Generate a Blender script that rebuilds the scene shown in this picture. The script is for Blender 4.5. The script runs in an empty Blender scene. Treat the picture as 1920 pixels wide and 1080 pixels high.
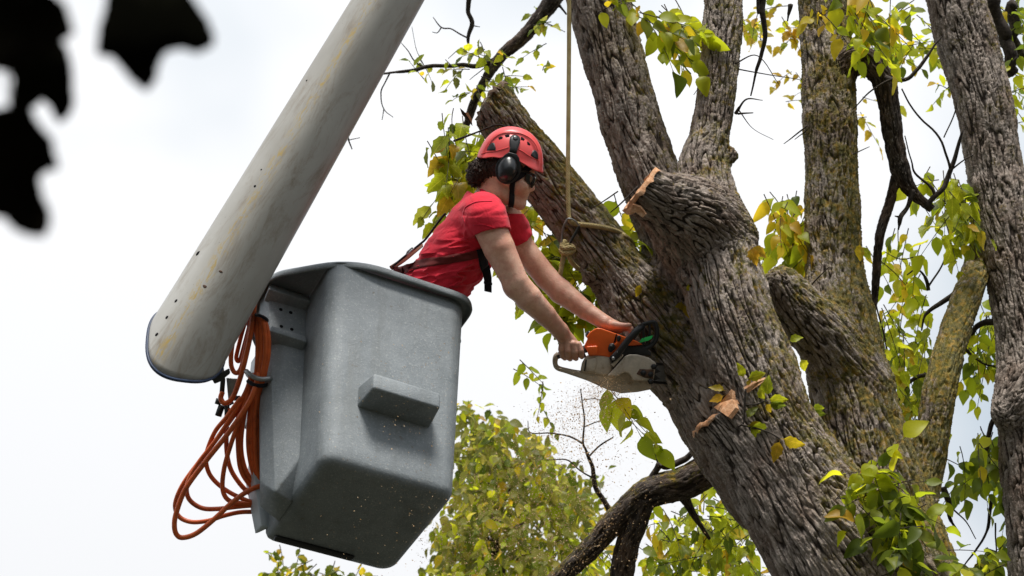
import bpy, bmesh, math, random
import numpy as np
from mathutils import Vector, Matrix
from mathutils.bvhtree import BVHTree

# ------------------------------------------------------------------ camera, sky, sun, exposure
SC = bpy.context.scene
COL = SC.collection
FPX, PITCH, ROLL = 3200.0, math.radians(42.336), math.radians(1.35)
EYE = Vector((0.0, 0.0, 1.65))
_cp, _sp, _cr, _sr = math.cos(PITCH), math.sin(PITCH), math.cos(ROLL), math.sin(ROLL)
FWD = Vector((0, _cp, _sp))
_u0 = Vector((0, -_sp, _cp)); _r0 = Vector((1, 0, 0))
RT = _r0 * _cr - _u0 * _sr
UP = _r0 * _sr + _u0 * _cr
cam = bpy.data.cameras.new("camera"); camo = bpy.data.objects.new("camera", cam); COL.objects.link(camo)
camo.matrix_world = Matrix(((RT.x, UP.x, -FWD.x, EYE.x), (RT.y, UP.y, -FWD.y, EYE.y), (RT.z, UP.z, -FWD.z, EYE.z), (0, 0, 0, 1)))
cam.sensor_width = 36.0; cam.lens = 36.0 * FPX / 1920.0
cam.clip_start = 0.05; cam.clip_end = 5000
cam.dof.use_dof = True; cam.dof.focus_distance = 8.05; cam.dof.aperture_fstop = 4.7
SC.camera = camo

SUN_DIR = Vector((0.05, -0.60, 0.80)).normalized()
w = bpy.data.worlds.new("World"); SC.world = w; w.use_nodes = True
nt = w.node_tree; nt.nodes.clear(); N = nt.nodes.new; L = nt.links.new
sky = N('ShaderNodeTexSky'); sky.sky_type = 'NISHITA'; sky.sun_disc = False
sky.sun_elevation = math.asin(SUN_DIR.z); sky.sun_rotation = math.atan2(SUN_DIR.x, SUN_DIR.y) % (2 * math.pi)
sky.dust_density = 3.0
bg1 = N('ShaderNodeBackground'); bg1.inputs['Strength'].default_value = 0.08; L(sky.outputs[0], bg1.inputs[0])
tc = N('ShaderNodeTexCoord'); sep = N('ShaderNodeSeparateXYZ'); L(tc.outputs['Generated'], sep.inputs[0])
grad = N('ShaderNodeMapRange'); grad.inputs[1].default_value = -0.05; grad.inputs[2].default_value = 1.0
grad.inputs[3].default_value = 0.68; grad.inputs[4].default_value = 1.22; L(sep.outputs[2], grad.inputs[0])
cn = N('ShaderNodeTexNoise'); cn.inputs['Scale'].default_value = 2.6; cn.inputs['Detail'].default_value = 4.0; cn.inputs['Roughness'].default_value = 0.45
mp = N('ShaderNodeMapping'); mp.inputs['Location'].default_value = (0.31, 0.9, 0.2); L(tc.outputs['Generated'], mp.inputs[0]); L(mp.outputs[0], cn.inputs['Vector'])
cr = N('ShaderNodeValToRGB'); cr.color_ramp.elements[0].position = 0.42; cr.color_ramp.elements[0].color = (0.58, 0.665, 0.735, 1)
cr.color_ramp.elements[1].position = 0.58; cr.color_ramp.elements[1].color = (1.0, 1.0, 1.0, 1); L(cn.outputs[0], cr.inputs[0])
vm = N('ShaderNodeVectorMath'); vm.operation = 'SCALE'; L(cr.outputs[0], vm.inputs[0]); L(grad.outputs[0], vm.inputs['Scale'])
bg2 = N('ShaderNodeBackground'); bg2.inputs['Strength'].default_value = 0.47; L(vm.outputs[0], bg2.inputs[0])
mx = N('ShaderNodeMixShader'); mx.inputs[0].default_value = 0.88; L(bg1.outputs[0], mx.inputs[1]); L(bg2.outputs[0], mx.inputs[2])
wo = N('ShaderNodeOutputWorld'); L(mx.outputs[0], wo.inputs[0])
sl = bpy.data.lights.new("sun", 'SUN'); sl.energy = 2.2; sl.angle = math.radians(16); sl.color = (1.0, 0.965, 0.91)
so = bpy.data.objects.new("sun", sl); COL.objects.link(so); so.location = (-6, -6, 20)
so.rotation_euler = (-SUN_DIR).to_track_quat('-Z', 'Y').to_euler()
vs = SC.view_settings; vs.view_transform = 'Standard'; vs.look = 'None'; vs.exposure = 1.18; vs.gamma = 1; vs.use_curve_mapping = False

# ------------------------------------------------------------------ helpers
rng = np.random.default_rng(11); R = random.Random(5)

def at(px, py, d):
    "world point seen at pixel px,py (1920x1080) and view depth d"
    d = float(d); return EYE + (FWD + RT * ((float(px) - 960) / FPX) + UP * ((540 - float(py)) / FPX)) * d

def proj(p):
    q = Vector(p) - EYE; d = q.dot(FWD)
    return 960 + FPX * q.dot(RT) / d, 540 - FPX * q.dot(UP) / d, d

_R, _U, _F, _E = (np.array(v) for v in (RT, UP, FWD, EYE))
def at_np(P):
    P = np.asarray(P, float); d = P[:, 2:3]
    return _E + d * (_F + ((P[:, 0:1] - 960) / FPX) * _R + ((540 - P[:, 1:2]) / FPX) * _U)

D0 = 8.05; S0 = D0 / FPX                     # working plane of the worker; metres per pixel there
def pz(px, py, z): return at(px, py, D0 - z * S0)
def pz_np(P):
    Q = np.array(P, float); Q[:, 2] = D0 - Q[:, 2] * S0
    return at_np(Q)

def mesh(name, V, F):
    me = bpy.data.meshes.new(name)
    V = np.asarray(V, np.float32)
    if isinstance(F, np.ndarray):
        n, k = F.shape
        me.vertices.add(len(V)); me.vertices.foreach_set('co', V.ravel())
        me.loops.add(n * k); me.loops.foreach_set('vertex_index', F.astype(np.int32).ravel())
        me.polygons.add(n); me.polygons.foreach_set('loop_start', np.arange(0, n * k, k, dtype=np.int32))
        me.update(calc_edges=True); me.validate()
    else:
        me.from_pydata([tuple(map(float, v)) for v in V], [], F); me.update()
    return me

def smooth(me, on=True):
    me.polygons.foreach_set('use_smooth', np.full(len(me.polygons), on)); me.update()

def fix_normals(me):
    bm = bmesh.new(); bm.from_mesh(me); bmesh.ops.recalc_face_normals(bm, faces=bm.faces); bm.to_mesh(me); bm.free()

def add(name, me, mat=None, parent=None, sm=True, **props):
    o = bpy.data.objects.new(name, me); COL.objects.link(o)
    if mat is not None and me is not None:
        if not me.materials: me.materials.append(mat)
    if parent is not None:
        o.parent = parent
        if parent.parent is None and parent.type == 'EMPTY': o.matrix_parent_inverse = Matrix.Translation(-parent.location)
    if me is not None and sm: smooth(me)
    for k, v in props.items(): o[k] = v
    return o

def thing(name, label, cat, loc, group=None):
    o = bpy.data.objects.new(name, None); COL.objects.link(o); o.location = loc; o.empty_display_size = 0.1
    o['label'] = label; o['category'] = cat
    if group: o['group'] = group
    return o

def bevel(o, w, seg=2):
    m = o.modifiers.new('bevel', 'BEVEL'); m.width = w; m.segments = seg; m.limit_method = 'ANGLE'; m.angle_limit = math.radians(35)
    return o

def catmull(P, n):
    "resample a polyline (any dimension) through its points"
    P = np.asarray(P, float); k = len(P)
    if k == 2: t = np.linspace(0, 1, n)[:, None]; return P[0] * (1 - t) + P[1] * t
    Q = np.vstack([2 * P[0] - P[1], P, 2 * P[-1] - P[-2]])
    u = np.linspace(0, k - 1 - 1e-9, n); i = u.astype(int); t = (u - i)[:, None]
    a, b, c, d = Q[i], Q[i + 1], Q[i + 2], Q[i + 3]
    return 0.5 * ((2 * b) + (-a + c) * t + (2 * a - 5 * b + 4 * c - d) * t * t + (-a + 3 * b - 3 * c + d) * t ** 3)

def frames(P):
    P = np.asarray(P, float)
    T = np.gradient(P, axis=0); T /= np.linalg.norm(T, axis=1)[:, None] + 1e-12
    up = np.array([0, 0, 1.0]) if abs(T[0][2]) < 0.9 else np.array([1.0, 0, 0])
    n = np.cross(T[0], up); n /= np.linalg.norm(n)
    A = np.empty_like(P); A[0] = n
    for i in range(1, len(P)):
        n = n - T[i] * n.dot(T[i]); n /= np.linalg.norm(n) + 1e-12; A[i] = n
    B = np.cross(T, A)
    return T, A, B

def tube_geo(P, r, sides=8, closed=False):
    P = np.asarray(P, float); n = len(P); r = np.broadcast_to(np.asarray(r, float), (n,))
    if closed:
        T = np.roll(P, -1, 0) - np.roll(P, 1, 0); T /= np.linalg.norm(T, axis=1)[:, None]
        m = P.mean(0); A = P - m; A -= T * (A * T).sum(1)[:, None]; A /= np.linalg.norm(A, axis=1)[:, None]; B = np.cross(T, A)
    else: T, A, B = frames(P)
    th = np.arange(sides) * 2 * math.pi / sides
    V = P[:, None] + r[:, None, None] * (np.cos(th)[None, :, None] * A[:, None] + np.sin(th)[None, :, None] * B[:, None])
    V = V.reshape(-1, 3); F = []
    m = n if closed else n - 1
    for i in range(m):
        a = i * sides; b = ((i + 1) % n) * sides
        for j in range(sides):
            k = (j + 1) % sides; F.append((a + j, a + k, b + k, b + j))
    if not closed:
        F.append(tuple(range(sides - 1, -1, -1))); F.append(tuple((n - 1) * sides + j for j in range(sides)))
    return V, F

def tube(name, P, r, mat, parent, sides=8, n=None, closed=False, **props):
    "P: world points"
    P = np.array([tuple(p) for p in P], float)
    r = np.asarray(r, float)
    if n:
        if r.ndim == 0: P = catmull(P, n)
        else: q = catmull(np.hstack([P, r[:, None]]), n); P, r = q[:, :3], np.abs(q[:, 3])
    V, F = tube_geo(P, r, sides, closed); me = mesh(name, V, F)
    return add(name, me, mat, parent, **props)

def ptube(name, pts, rpx, mat, parent, sides=8, n=None, closed=False, **props):
    "pts in (px, py, z toward camera in px), radius in px at the worker's plane"
    return tube(name, [pz(*p) for p in pts], np.asarray(rpx, float) * S0, mat, parent, sides, n, closed, **props)

# gradient noise
_perm = np.random.default_rng(3).permutation(256).astype(np.int64); _perm = np.concatenate([_perm, _perm])
_g = np.random.default_rng(4).normal(size=(256, 3)); _g /= np.linalg.norm(_g, axis=1)[:, None]; _g = _g.astype(np.float32)
def pnoise(P):
    P = np.asarray(P, np.float32); I = np.floor(P).astype(np.int64); f = P - I; I &= 255
    u = f * f * f * (f * (f * 6 - 15) + 10); out = np.zeros(len(P), np.float32)
    for dx in (0, 1):
        wx = u[:, 0] if dx else 1 - u[:, 0]; hx = _perm[(I[:, 0] + dx) & 255]
        for dy in (0, 1):
            wy = u[:, 1] if dy else 1 - u[:, 1]; hy = _perm[hx + ((I[:, 1] + dy) & 255)]
            for dz in (0, 1):
                wz = u[:, 2] if dz else 1 - u[:, 2]; g = _g[_perm[hy + ((I[:, 2] + dz) & 255)]]
                out += wx * wy * wz * (g[:, 0] * (f[:, 0] - dx) + g[:, 1] * (f[:, 1] - dy) + g[:, 2] * (f[:, 2] - dz))
    return out * 1.5

def sstep(a, b, x):
    t = np.clip((x - a) / (b - a), 0, 1); return t * t * (3 - 2 * t)

# signed distance field on a grid, meshed with surface nets
class Field:
    def __init__(s, lo, hi, h):
        s.lo = np.array(lo, float); s.h = h; s.n = np.ceil((np.array(hi) - s.lo) / h).astype(int) + 1
        s.S = np.full(s.n, 60 * h, np.float32)
    def win(s, lo, hi):
        a = np.clip(np.floor((np.array(lo) - s.lo) / s.h).astype(int), 0, s.n); b = np.clip(np.ceil((np.array(hi) - s.lo) / s.h).astype(int) + 1, 0, s.n)
        if (b <= a).any(): return None
        ax = [(s.lo[i] + s.h * np.arange(a[i], b[i])).astype(np.float32) for i in range(3)]
        return (slice(a[0], b[0]), slice(a[1], b[1]), slice(a[2], b[2])), ax[0][:, None, None], ax[1][None, :, None], ax[2][None, None, :]
    def put(s, sl, D, k, op='u'):
        A = s.S[sl]
        if op == 's': s.S[sl] = np.maximum(A, -D); return
        if op == 'i': s.S[sl] = np.maximum(A, D); return
        if op == 'm': s.S[sl] = np.minimum(A, D); return
        if k > 0:
            hh = np.maximum(k - np.abs(A - D), 0) / k; s.S[sl] = np.minimum(A, D) - hh * hh * k * 0.25
        else: s.S[sl] = np.minimum(A, D)
    def cap(s, p, q, r0, r1, k=0.0, zs=1.0, op='u', cut=None):
        p = np.array(p, float); q = np.array(q, float); m = max(r0, r1) * max(1, zs) + k + 3 * s.h
        g = s.win(np.minimum(p, q) - m, np.maximum(p, q) + m)
        if g is None: return
        sl, X, Y, Z = g; d = q - p; d2 = d[2] / zs
        dx, dy, dz = X - p[0], Y - p[1], (Z - p[2]) / zs
        L2 = d[0] ** 2 + d[1] ** 2 + d2 ** 2 + 1e-12
        t = np.clip((dx * d[0] + dy * d[1] + dz * d2) / L2, 0, 1)
        D = np.sqrt((dx - t * d[0]) ** 2 + (dy - t * d[1]) ** 2 + (dz - t * d2) ** 2) - (r0 + (r1 - r0) * t)
        if cut is not None:
            c, n = np.array(cut[0], float), np.array(cut[1], float); n = n / np.linalg.norm(n)
            D = np.maximum(D, (X - c[0]) * n[0] + (Y - c[1]) * n[1] + (Z - c[2]) * n[2])
        s.put(sl, D.astype(np.float32), k, op)
    def ell(s, c, r, k=0.0, rot=0.0, op='u'):
        c = np.array(c, float); m = max(r) + k + 3 * s.h; g = s.win(c - m, c + m)
        if g is None: return
        sl, X, Y, Z = g; X = X - c[0]; Y = Y - c[1]; Z = Z - c[2]; cr_, sr_ = math.cos(rot), math.sin(rot)
        x = X * cr_ + Y * sr_; y = -X * sr_ + Y * cr_
        k0 = np.sqrt((x / r[0]) ** 2 + (y / r[1]) ** 2 + (Z / r[2]) ** 2)
        k1 = np.sqrt((x / r[0] ** 2) ** 2 + (y / r[1] ** 2) ** 2 + (Z / r[2] ** 2) ** 2) + 1e-6
        s.put(sl, (k0 * (k0 - 1) / k1).astype(np.float32), k, op)
    def half(s, c, n):
        "keep the side behind the plane"
        sl, X, Y, Z = s.win(s.lo, s.lo + s.n * s.h); n = np.array(n, float); n /= np.linalg.norm(n)
        D = (X - c[0]) * n[0] + (Y - c[1]) * n[1] + (Z - c[2]) * n[2]; s.S[sl] = np.maximum(s.S[sl], D.astype(np.float32))
    def nets(s):
        S = s.S; neg = S < 0; n = np.array(S.shape)
        c = np.zeros(n - 1, np.uint8)
        for dx in (0, 1):
            for dy in (0, 1):
                for dz in (0, 1): c += neg[dx:n[0] - 1 + dx, dy:n[1] - 1 + dy, dz:n[2] - 1 + dz]
        act = (c > 0) & (c < 8); idx = np.argwhere(act); vid = np.full(act.shape, -1, np.int32); vid[act] = np.arange(len(idx))
        corner = np.array([(a, b, d) for a in (0, 1) for b in (0, 1) for d in (0, 1)])
        val = np.stack([S[idx[:, 0] + a, idx[:, 1] + b, idx[:, 2] + d] for a, b, d in corner], 1)
        acc = np.zeros((len(idx), 3)); cnt = np.zeros(len(idx))
        for i in range(8):
            for j in range(i + 1, 8):
                if np.abs(corner[i] - corner[j]).sum() != 1: continue
                v0, v1 = val[:, i], val[:, j]; m = (v0 < 0) != (v1 < 0); t = np.where(m, v0 / np.where(m, v0 - v1, 1), 0)
                acc += np.where(m[:, None], corner[i] + t[:, None] * (corner[j] - corner[i]), 0); cnt += m
        V = s.lo + s.h * (idx + acc / cnt[:, None]); Q = []
        for ax in range(3):
            u, v = (ax + 1) % 3, (ax + 2) % 3
            a = [slice(None)] * 3; b = [slice(None)] * 3; a[ax] = slice(0, -1); b[ax] = slice(1, None)
            E_ = np.argwhere(neg[tuple(a)] != neg[tuple(b)]); E_ = E_[(E_[:, u] > 0) & (E_[:, v] > 0) & (E_[:, u] < n[u] - 1) & (E_[:, v] < n[v] - 1)]
            ins = neg[E_[:, 0], E_[:, 1], E_[:, 2]]
            du = np.zeros(3, int); dv = np.zeros(3, int); du[u] = 1; dv[v] = 1
            g = lambda o: vid[o[:, 0], o[:, 1], o[:, 2]]
            q = np.stack([g(E_ - du - dv), g(E_ - dv), g(E_), g(E_ - du)], 1); q[~ins] = q[~ins][:, ::-1]; Q.append(q)
        return V, np.vstack(Q)

def relax(V, Q, it=1, lam=0.5):
    for _ in range(it):
        acc = np.zeros_like(V); cnt = np.zeros(len(V))
        for i in range(4):
            for j in ((i + 1) % 4, (i + 3) % 4):
                for c_ in range(3): acc[:, c_] += np.bincount(Q[:, i], V[Q[:, j], c_], len(V))
                cnt += np.bincount(Q[:, i], minlength=len(V))
        V = V + lam * (acc / np.maximum(cnt, 1)[:, None] - V)
    return V

def diffuse(C, Q, it):
    "smooth per-vertex data over the mesh"
    C = C.copy(); n = len(C); cnt = np.zeros(n)
    for i in range(4): cnt += 2 * np.bincount(Q[:, i], minlength=n)
    for _ in range(it):
        for c_ in range(C.shape[1]):
            acc = np.zeros(n); col = C[:, c_]
            for i in range(4): acc += np.bincount(Q[:, i], col[Q[:, (i + 1) % 4]] + col[Q[:, (i + 3) % 4]], n)
            C[:, c_] = acc / np.maximum(cnt, 1)
    return C

def subdiv(V, Q):
    E_ = np.stack([Q, np.roll(Q, -1, 1)], 2).reshape(-1, 2); key = np.sort(E_, 1).astype(np.int64); key = key[:, 0] * len(V) + key[:, 1]
    uq, inv = np.unique(key, return_inverse=True); a, b = uq // len(V), uq % len(V)
    n0 = len(V); V2 = np.vstack([V, (V[a] + V[b]) / 2, V[Q].mean(1)]); e = n0 + inv.reshape(-1, 4); c = n0 + len(uq) + np.arange(len(Q))
    Q2 = np.concatenate([np.stack([Q[:, i], e[:, i], c, e[:, (i + 3) % 4]], 1) for i in range(4)])
    return V2, Q2

def vnormals(V, Q):
    fn = np.cross(V[Q[:, 2]] - V[Q[:, 0]], V[Q[:, 3]] - V[Q[:, 1]]); nn = np.zeros_like(V)
    for i in range(4):
        for c_ in range(3): nn[:, c_] += np.bincount(Q[:, i], fn[:, c_], len(V))
    return nn / (np.linalg.norm(nn, axis=1)[:, None] + 1e-12)

def biggest(V, Q):
    "keep only the largest connected piece"
    lab = np.arange(len(V))
    while True:
        m = lab[Q].min(1); n_ = lab.copy()
        for i in range(4): np.minimum.at(n_, Q[:, i], m)
        n_ = n_[n_]
        if (n_ == lab).all(): break
        lab = n_
    u, c = np.unique(lab, return_counts=True); print('pieces', sorted(c.tolist())[::-1][:6]); keep = lab == u[c.argmax()]; Q = Q[keep[Q[:, 0]]]; mp_ = np.cumsum(keep) - 1
    return V[keep], mp_[Q]

def px_mesh(name, V, Q):
    "surface-net result in px space -> world mesh with outward normals"
    return mesh(name, pz_np(V), Q[:, ::1] if True else Q)

def bvh_of(me, M=None):
    return BVHTree.FromPolygons([v.co.copy() for v in me.vertices], [tuple(p.vertices) for p in me.polygons])

def shoot(bvh, px, py):
    d = (at(px, py, 1.0) - EYE).normalized(); loc, nr, _, _ = bvh.ray_cast(EYE, d)
    if loc is None: return None, None
    return loc, (nr if nr.dot(d) < 0 else -nr)

def patch(name, bvh, poly, off, mat, parent, rings=4, thick=None, **props):
    "a plate cut to a pixel outline and bent onto the surface it sits on (star-shaped outlines)"
    poly = np.array(poly, float); c = poly.mean(0)
    dense = []
    for i in range(len(poly)):
        a, b = poly[i], poly[(i + 1) % len(poly)]; k = max(1, int(np.linalg.norm(b - a) / 4))
        for j in range(k): dense.append(a + (b - a) * j / k)
    m = len(dense); V = []; last = None
    def P(x, y):
        nonlocal last
        l, n_ = shoot(bvh, x, y)
        if l is None:
            if last is None: return at(x, y, D0), -FWD
            d_ = (last[0] - EYE).dot(FWD); return at(x, y, d_ + 0.004), last[1]
        last = (l, n_); return l, n_
    l, n_ = P(*c); V.append(l + n_ * off)
    Nn = []
    for r_ in range(1, rings + 1):
        for d in dense:
            q = c + (d - c) * r_ / rings; l, n_ = P(*q); V.append(l + n_ * (off if r_ < rings else off * 0.75)); Nn = Nn + [n_] if r_ == rings else Nn
    for i in range(m): V.append(V[1 + (rings - 1) * m + i] - Nn[i] * ((thick or off) + 0.002))
    F = [(0, 1 + i, 1 + (i + 1) % m) for i in range(m)]
    for r_ in range(rings):
        a = 1 + r_ * m; b = a + m
        for i in range(m): j = (i + 1) % m; F.append((a + i, b + i, b + j, a + j))
    me = mesh(name, V, F); fix_normals(me)
    return add(name, me, mat, parent, **props)

def ribbon(name, bvh, pts, width, off, mat, parent, step=3.0, **props):
    "a strap laid over a surface along a pixel path"
    P = np.array(pts, float); L_ = np.linalg.norm(np.diff(P, axis=0), axis=1).sum(); Q = catmull(P, max(4, int(L_ / step)))
    T = np.gradient(Q, axis=0); T /= np.linalg.norm(T, axis=1)[:, None]; Nn = np.stack([-T[:, 1], T[:, 0]], 1)
    K = 5; V = []; ok = None
    for q, n_ in zip(Q, Nn):
        for k in range(K):
            x, y = q + n_ * width * (k / (K - 1) - 0.5); l, nr = shoot(bvh, x, y)
            if l is None: l, nr = (at(x, y, (ok[0] - EYE).dot(FWD) + 0.003), ok[1]) if ok else (at(x, y, D0), -FWD)
            ok = (l, nr); V.append(l + nr * off)
    F = [(i * K + k, (i + 1) * K + k, (i + 1) * K + k + 1, i * K + k + 1) for i in range(len(Q) - 1) for k in range(K - 1)]
    me = mesh(name, V, F); o = add(name, me, mat, parent, **props); m = o.modifiers.new('t', 'SOLIDIFY'); m.thickness = 0.003; m.offset = 0
    return o

def extrude(name, poly, z0, z1, mat, parent, bev=0.0, seg=2, **props):
    "pixel outline given thickness z0..z1 (px toward camera)"
    n = len(poly); V = [pz(x, y, z0) for x, y in poly] + [pz(x, y, z1) for x, y in poly]
    F = [tuple(range(n)), tuple(range(2 * n - 1, n - 1, -1))] + [(i, (i + 1) % n, n + (i + 1) % n, n + i) for i in range(n)]
    me = mesh(name, V, F); fix_normals(me)
    o = add(name, me, mat, parent, sm=False, **props)
    if bev: bevel(o, bev * S0, seg); smooth(me)
    return o

def lathe(name, c, axis, prof, mat, parent, sides=20, **props):
    "prof: (axial, radius) metres"
    c = Vector(c); ax = Vector(axis).normalized(); u = ax.orthogonal().normalized(); v = ax.cross(u); V = []; F = []
    for a, r_ in prof:
        for j in range(sides): t = 2 * math.pi * j / sides; V.append(c + ax * a + r_ * (math.cos(t) * u + math.sin(t) * v))
    for i in range(len(prof) - 1):
        for j in range(sides): k = (j + 1) % sides; F.append((i * sides + j, i * sides + k, (i + 1) * sides + k, (i + 1) * sides + j))
    F.append(tuple(range(sides - 1, -1, -1))); F.append(tuple((len(prof) - 1) * sides + j for j in range(sides)))
    me = mesh(name, V, F); fix_normals(me)
    return add(name, me, mat, parent, **props)

# ------------------------------------------------------------------ materials
def mat(name, base, rough=0.6, spec=0.3, metal=0.0):
    m = bpy.data.materials.new(name); m.use_nodes = True; b = m.node_tree.nodes['Principled BSDF']
    b.inputs['Base Color'].default_value = (*base, 1); b.inputs['Roughness'].default_value = rough
    b.inputs['Specular IOR Level'].default_value = spec; b.inputs['Metallic'].default_value = metal
    return m, m.node_tree, b

def node(nt, t, **kw):
    n = nt.nodes.new('ShaderNode' + t)
    for k, v in kw.items():
        if k in n.inputs: n.inputs[k].default_value = v
        else: setattr(n, k, v)
    return n

def noise(nt, vec, scale, detail=4, rough=0.55, dist=0.0, mapping=None):
    if mapping is not None:
        mpn = node(nt, 'Mapping'); mpn.inputs['Scale'].default_value = mapping; nt.links.new(vec, mpn.inputs[0]); vec = mpn.outputs[0]
    n = node(nt, 'TexNoise', Scale=scale, Detail=detail, Roughness=rough, Distortion=dist); nt.links.new(vec, n.inputs['Vector']); return n.outputs['Fac']

def ramp(nt, fac, *stops):
    n = node(nt, 'ValToRGB'); e = n.color_ramp.elements
    while len(e) < len(stops): e.new(0.5)
    for el, (p, c) in zip(e, stops): el.position = p; el.color = (*c, 1) if len(c) == 3 else c
    nt.links.new(fac, n.inputs[0]); return n.outputs[0]

def mixc(nt, fac, a, b, mode='MIX'):
    n = node(nt, 'Mix', data_type='RGBA', blend_type=mode)
    for sock, v in ((n.inputs[0], fac), (n.inputs[6], a), (n.inputs[7], b)):
        if isinstance(v, bpy.types.NodeSocket): nt.links.new(v, sock)
        elif isinstance(v, (int, float)): sock.default_value = v
        else: sock.default_value = (*v, 1)
    return n.outputs[2]

def math_(nt, op, a, b=0.0, clamp=False):
    n = node(nt, 'Math', operation=op, use_clamp=clamp)
    for s, v in ((n.inputs[0], a), (n.inputs[1], b)):
        if isinstance(v, bpy.types.NodeSocket): nt.links.new(v, s)
        else: s.default_value = v
    return n.outputs[0]

def bump(nt, b, h, strength, dist=0.01):
    n = node(nt, 'Bump', Strength=strength, Distance=dist); nt.links.new(h, n.inputs['Height']); nt.links.new(n.outputs[0], b.inputs['Normal'])

def coords(nt, kind='Object'): return node(nt, 'TexCoord').outputs[kind]
def attr(nt, name, out='Fac'): return node(nt, 'Attribute', attribute_name=name).outputs[out]

def worn(name, base, rough=0.6, spec=0.3, var=0.25, scale=18, bstr=0.15, dirt=None, metal=0.0, bscale=60):
    "painted, moulded or woven surface with grain and a little dirt"
    m, nt, b = mat(name, base, rough, spec, metal); v = coords(nt)
    n1 = noise(nt, v, scale, 6, 0.65); lo = tuple(c * (1 - var) for c in base); hi = tuple(min(1, c * (1 + var)) for c in base)
    c = ramp(nt, n1, (0.3, lo), (0.7, hi))
    if dirt: c = mixc(nt, ramp(nt, noise(nt, v, scale * 0.5, 8, 0.7), (0.52, (0, 0, 0)), (0.68, (1, 1, 1))), c, dirt)
    nt.links.new(c, b.inputs['Base Color']); n2 = noise(nt, v, bscale, 5, 0.6); bump(nt, b, n2, bstr, 0.004)
    nt.links.new(ramp(nt, n1, (0.3, (rough * 0.85,) * 3), (0.7, (min(1, rough * 1.15),) * 3)), b.inputs['Roughness'])
    return m
def m_bark(name, ridge, dark, lich=0.5):
    m, nt, b = mat(name, ridge, 0.92, 0.15); L = nt.links.new
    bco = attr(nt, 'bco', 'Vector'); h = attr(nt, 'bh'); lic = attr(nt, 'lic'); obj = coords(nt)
    n1 = noise(nt, bco, 38, 6, 0.7, 0.6, (1, 1, 0.28)); n2 = noise(nt, obj, 5, 4, 0.6); n3 = noise(nt, bco, 160, 4, 0.7, 0.2, (1, 1, 0.35))
    gcol = ramp(nt, n1, (0.32, tuple(c * 0.36 for c in ridge)), (0.47, ridge), (0.64, tuple(min(1, c * 1.9) for c in ridge)))
    warm = mixc(nt, ramp(nt, n2, (0.42, (0, 0, 0)), (0.66, (0.65, 0.65, 0.65))), gcol, (0.17, 0.105, 0.07))
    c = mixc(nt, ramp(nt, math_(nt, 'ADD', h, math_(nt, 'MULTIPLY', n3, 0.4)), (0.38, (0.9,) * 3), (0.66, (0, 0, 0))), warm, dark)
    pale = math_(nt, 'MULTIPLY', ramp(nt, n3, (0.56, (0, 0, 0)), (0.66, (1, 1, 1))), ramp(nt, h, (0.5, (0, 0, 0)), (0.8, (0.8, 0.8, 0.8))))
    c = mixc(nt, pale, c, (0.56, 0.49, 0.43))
    # lichen and moss crusts
    l1 = noise(nt, obj, 9, 6, 0.68, 0.4); l2 = noise(nt, bco, 90, 5, 0.75, 0, (1, 1, 0.5))
    f = math_(nt, 'ADD', math_(nt, 'ADD', math_(nt, 'MULTIPLY', l1, 1.0), math_(nt, 'MULTIPLY', l2, 0.75)), math_(nt, 'MULTIPLY', lic, 0.55))
    lf = ramp(nt, f, (1.12 / 1.6 - 0.03, (0, 0, 0)), (1.12 / 1.6 + 0.10, (0.9, 0.9, 0.9)))
    fs = math_(nt, 'MULTIPLY', f, 1 / 1.6)
    lf = ramp(nt, fs, (0.635, (0, 0, 0)), (0.73, (0.85, 0.85, 0.85)))
    lc = ramp(nt, noise(nt, obj, 30, 4, 0.6), (0.38, (0.085, 0.085, 0.018)), (0.52, (0.17, 0.14, 0.022)), (0.66, (0.33, 0.20, 0.02)))
    c = mixc(nt, lf, c, lc); L(c, b.inputs['Base Color'])
    hb = math_(nt, 'ADD', n1, math_(nt, 'MULTIPLY', n3, 0.6)); bump(nt, b, hb, 0.95, 0.016)
    return m

M = {}
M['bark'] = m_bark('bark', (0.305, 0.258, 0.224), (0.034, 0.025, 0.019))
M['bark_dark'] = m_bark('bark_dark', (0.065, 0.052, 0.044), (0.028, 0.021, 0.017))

def m_twig():
    m, nt, b = mat('twig', (0.05, 0.04, 0.032), 0.9, 0.2); c = ramp(nt, noise(nt, coords(nt), 60, 4), (0.35, (0.025, 0.020, 0.017)), (0.7, (0.085, 0.068, 0.055)))
    nt.links.new(c, b.inputs['Base Color']); return m
M['twig'] = m_twig()

def m_wood():
    m, nt, b = mat('cut_wood', (0.6, 0.36, 0.2), 0.85, 0.2); v = coords(nt)
    c = ramp(nt, noise(nt, v, 45, 7, 0.7, 0.6), (0.3, (0.36, 0.15, 0.065)), (0.5, (0.56, 0.30, 0.16)), (0.72, (0.72, 0.48, 0.31)))
    nt.links.new(c, b.inputs['Base Color']); bump(nt, b, noise(nt, v, 120, 5), 0.6, 0.006); return m
M['wood'] = m_wood(); M['old_wood'] = worn('weathered_wood', (0.17, 0.115, 0.08), 0.9, 0.1, 0.6, 40, 0.8, bscale=70)

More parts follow.
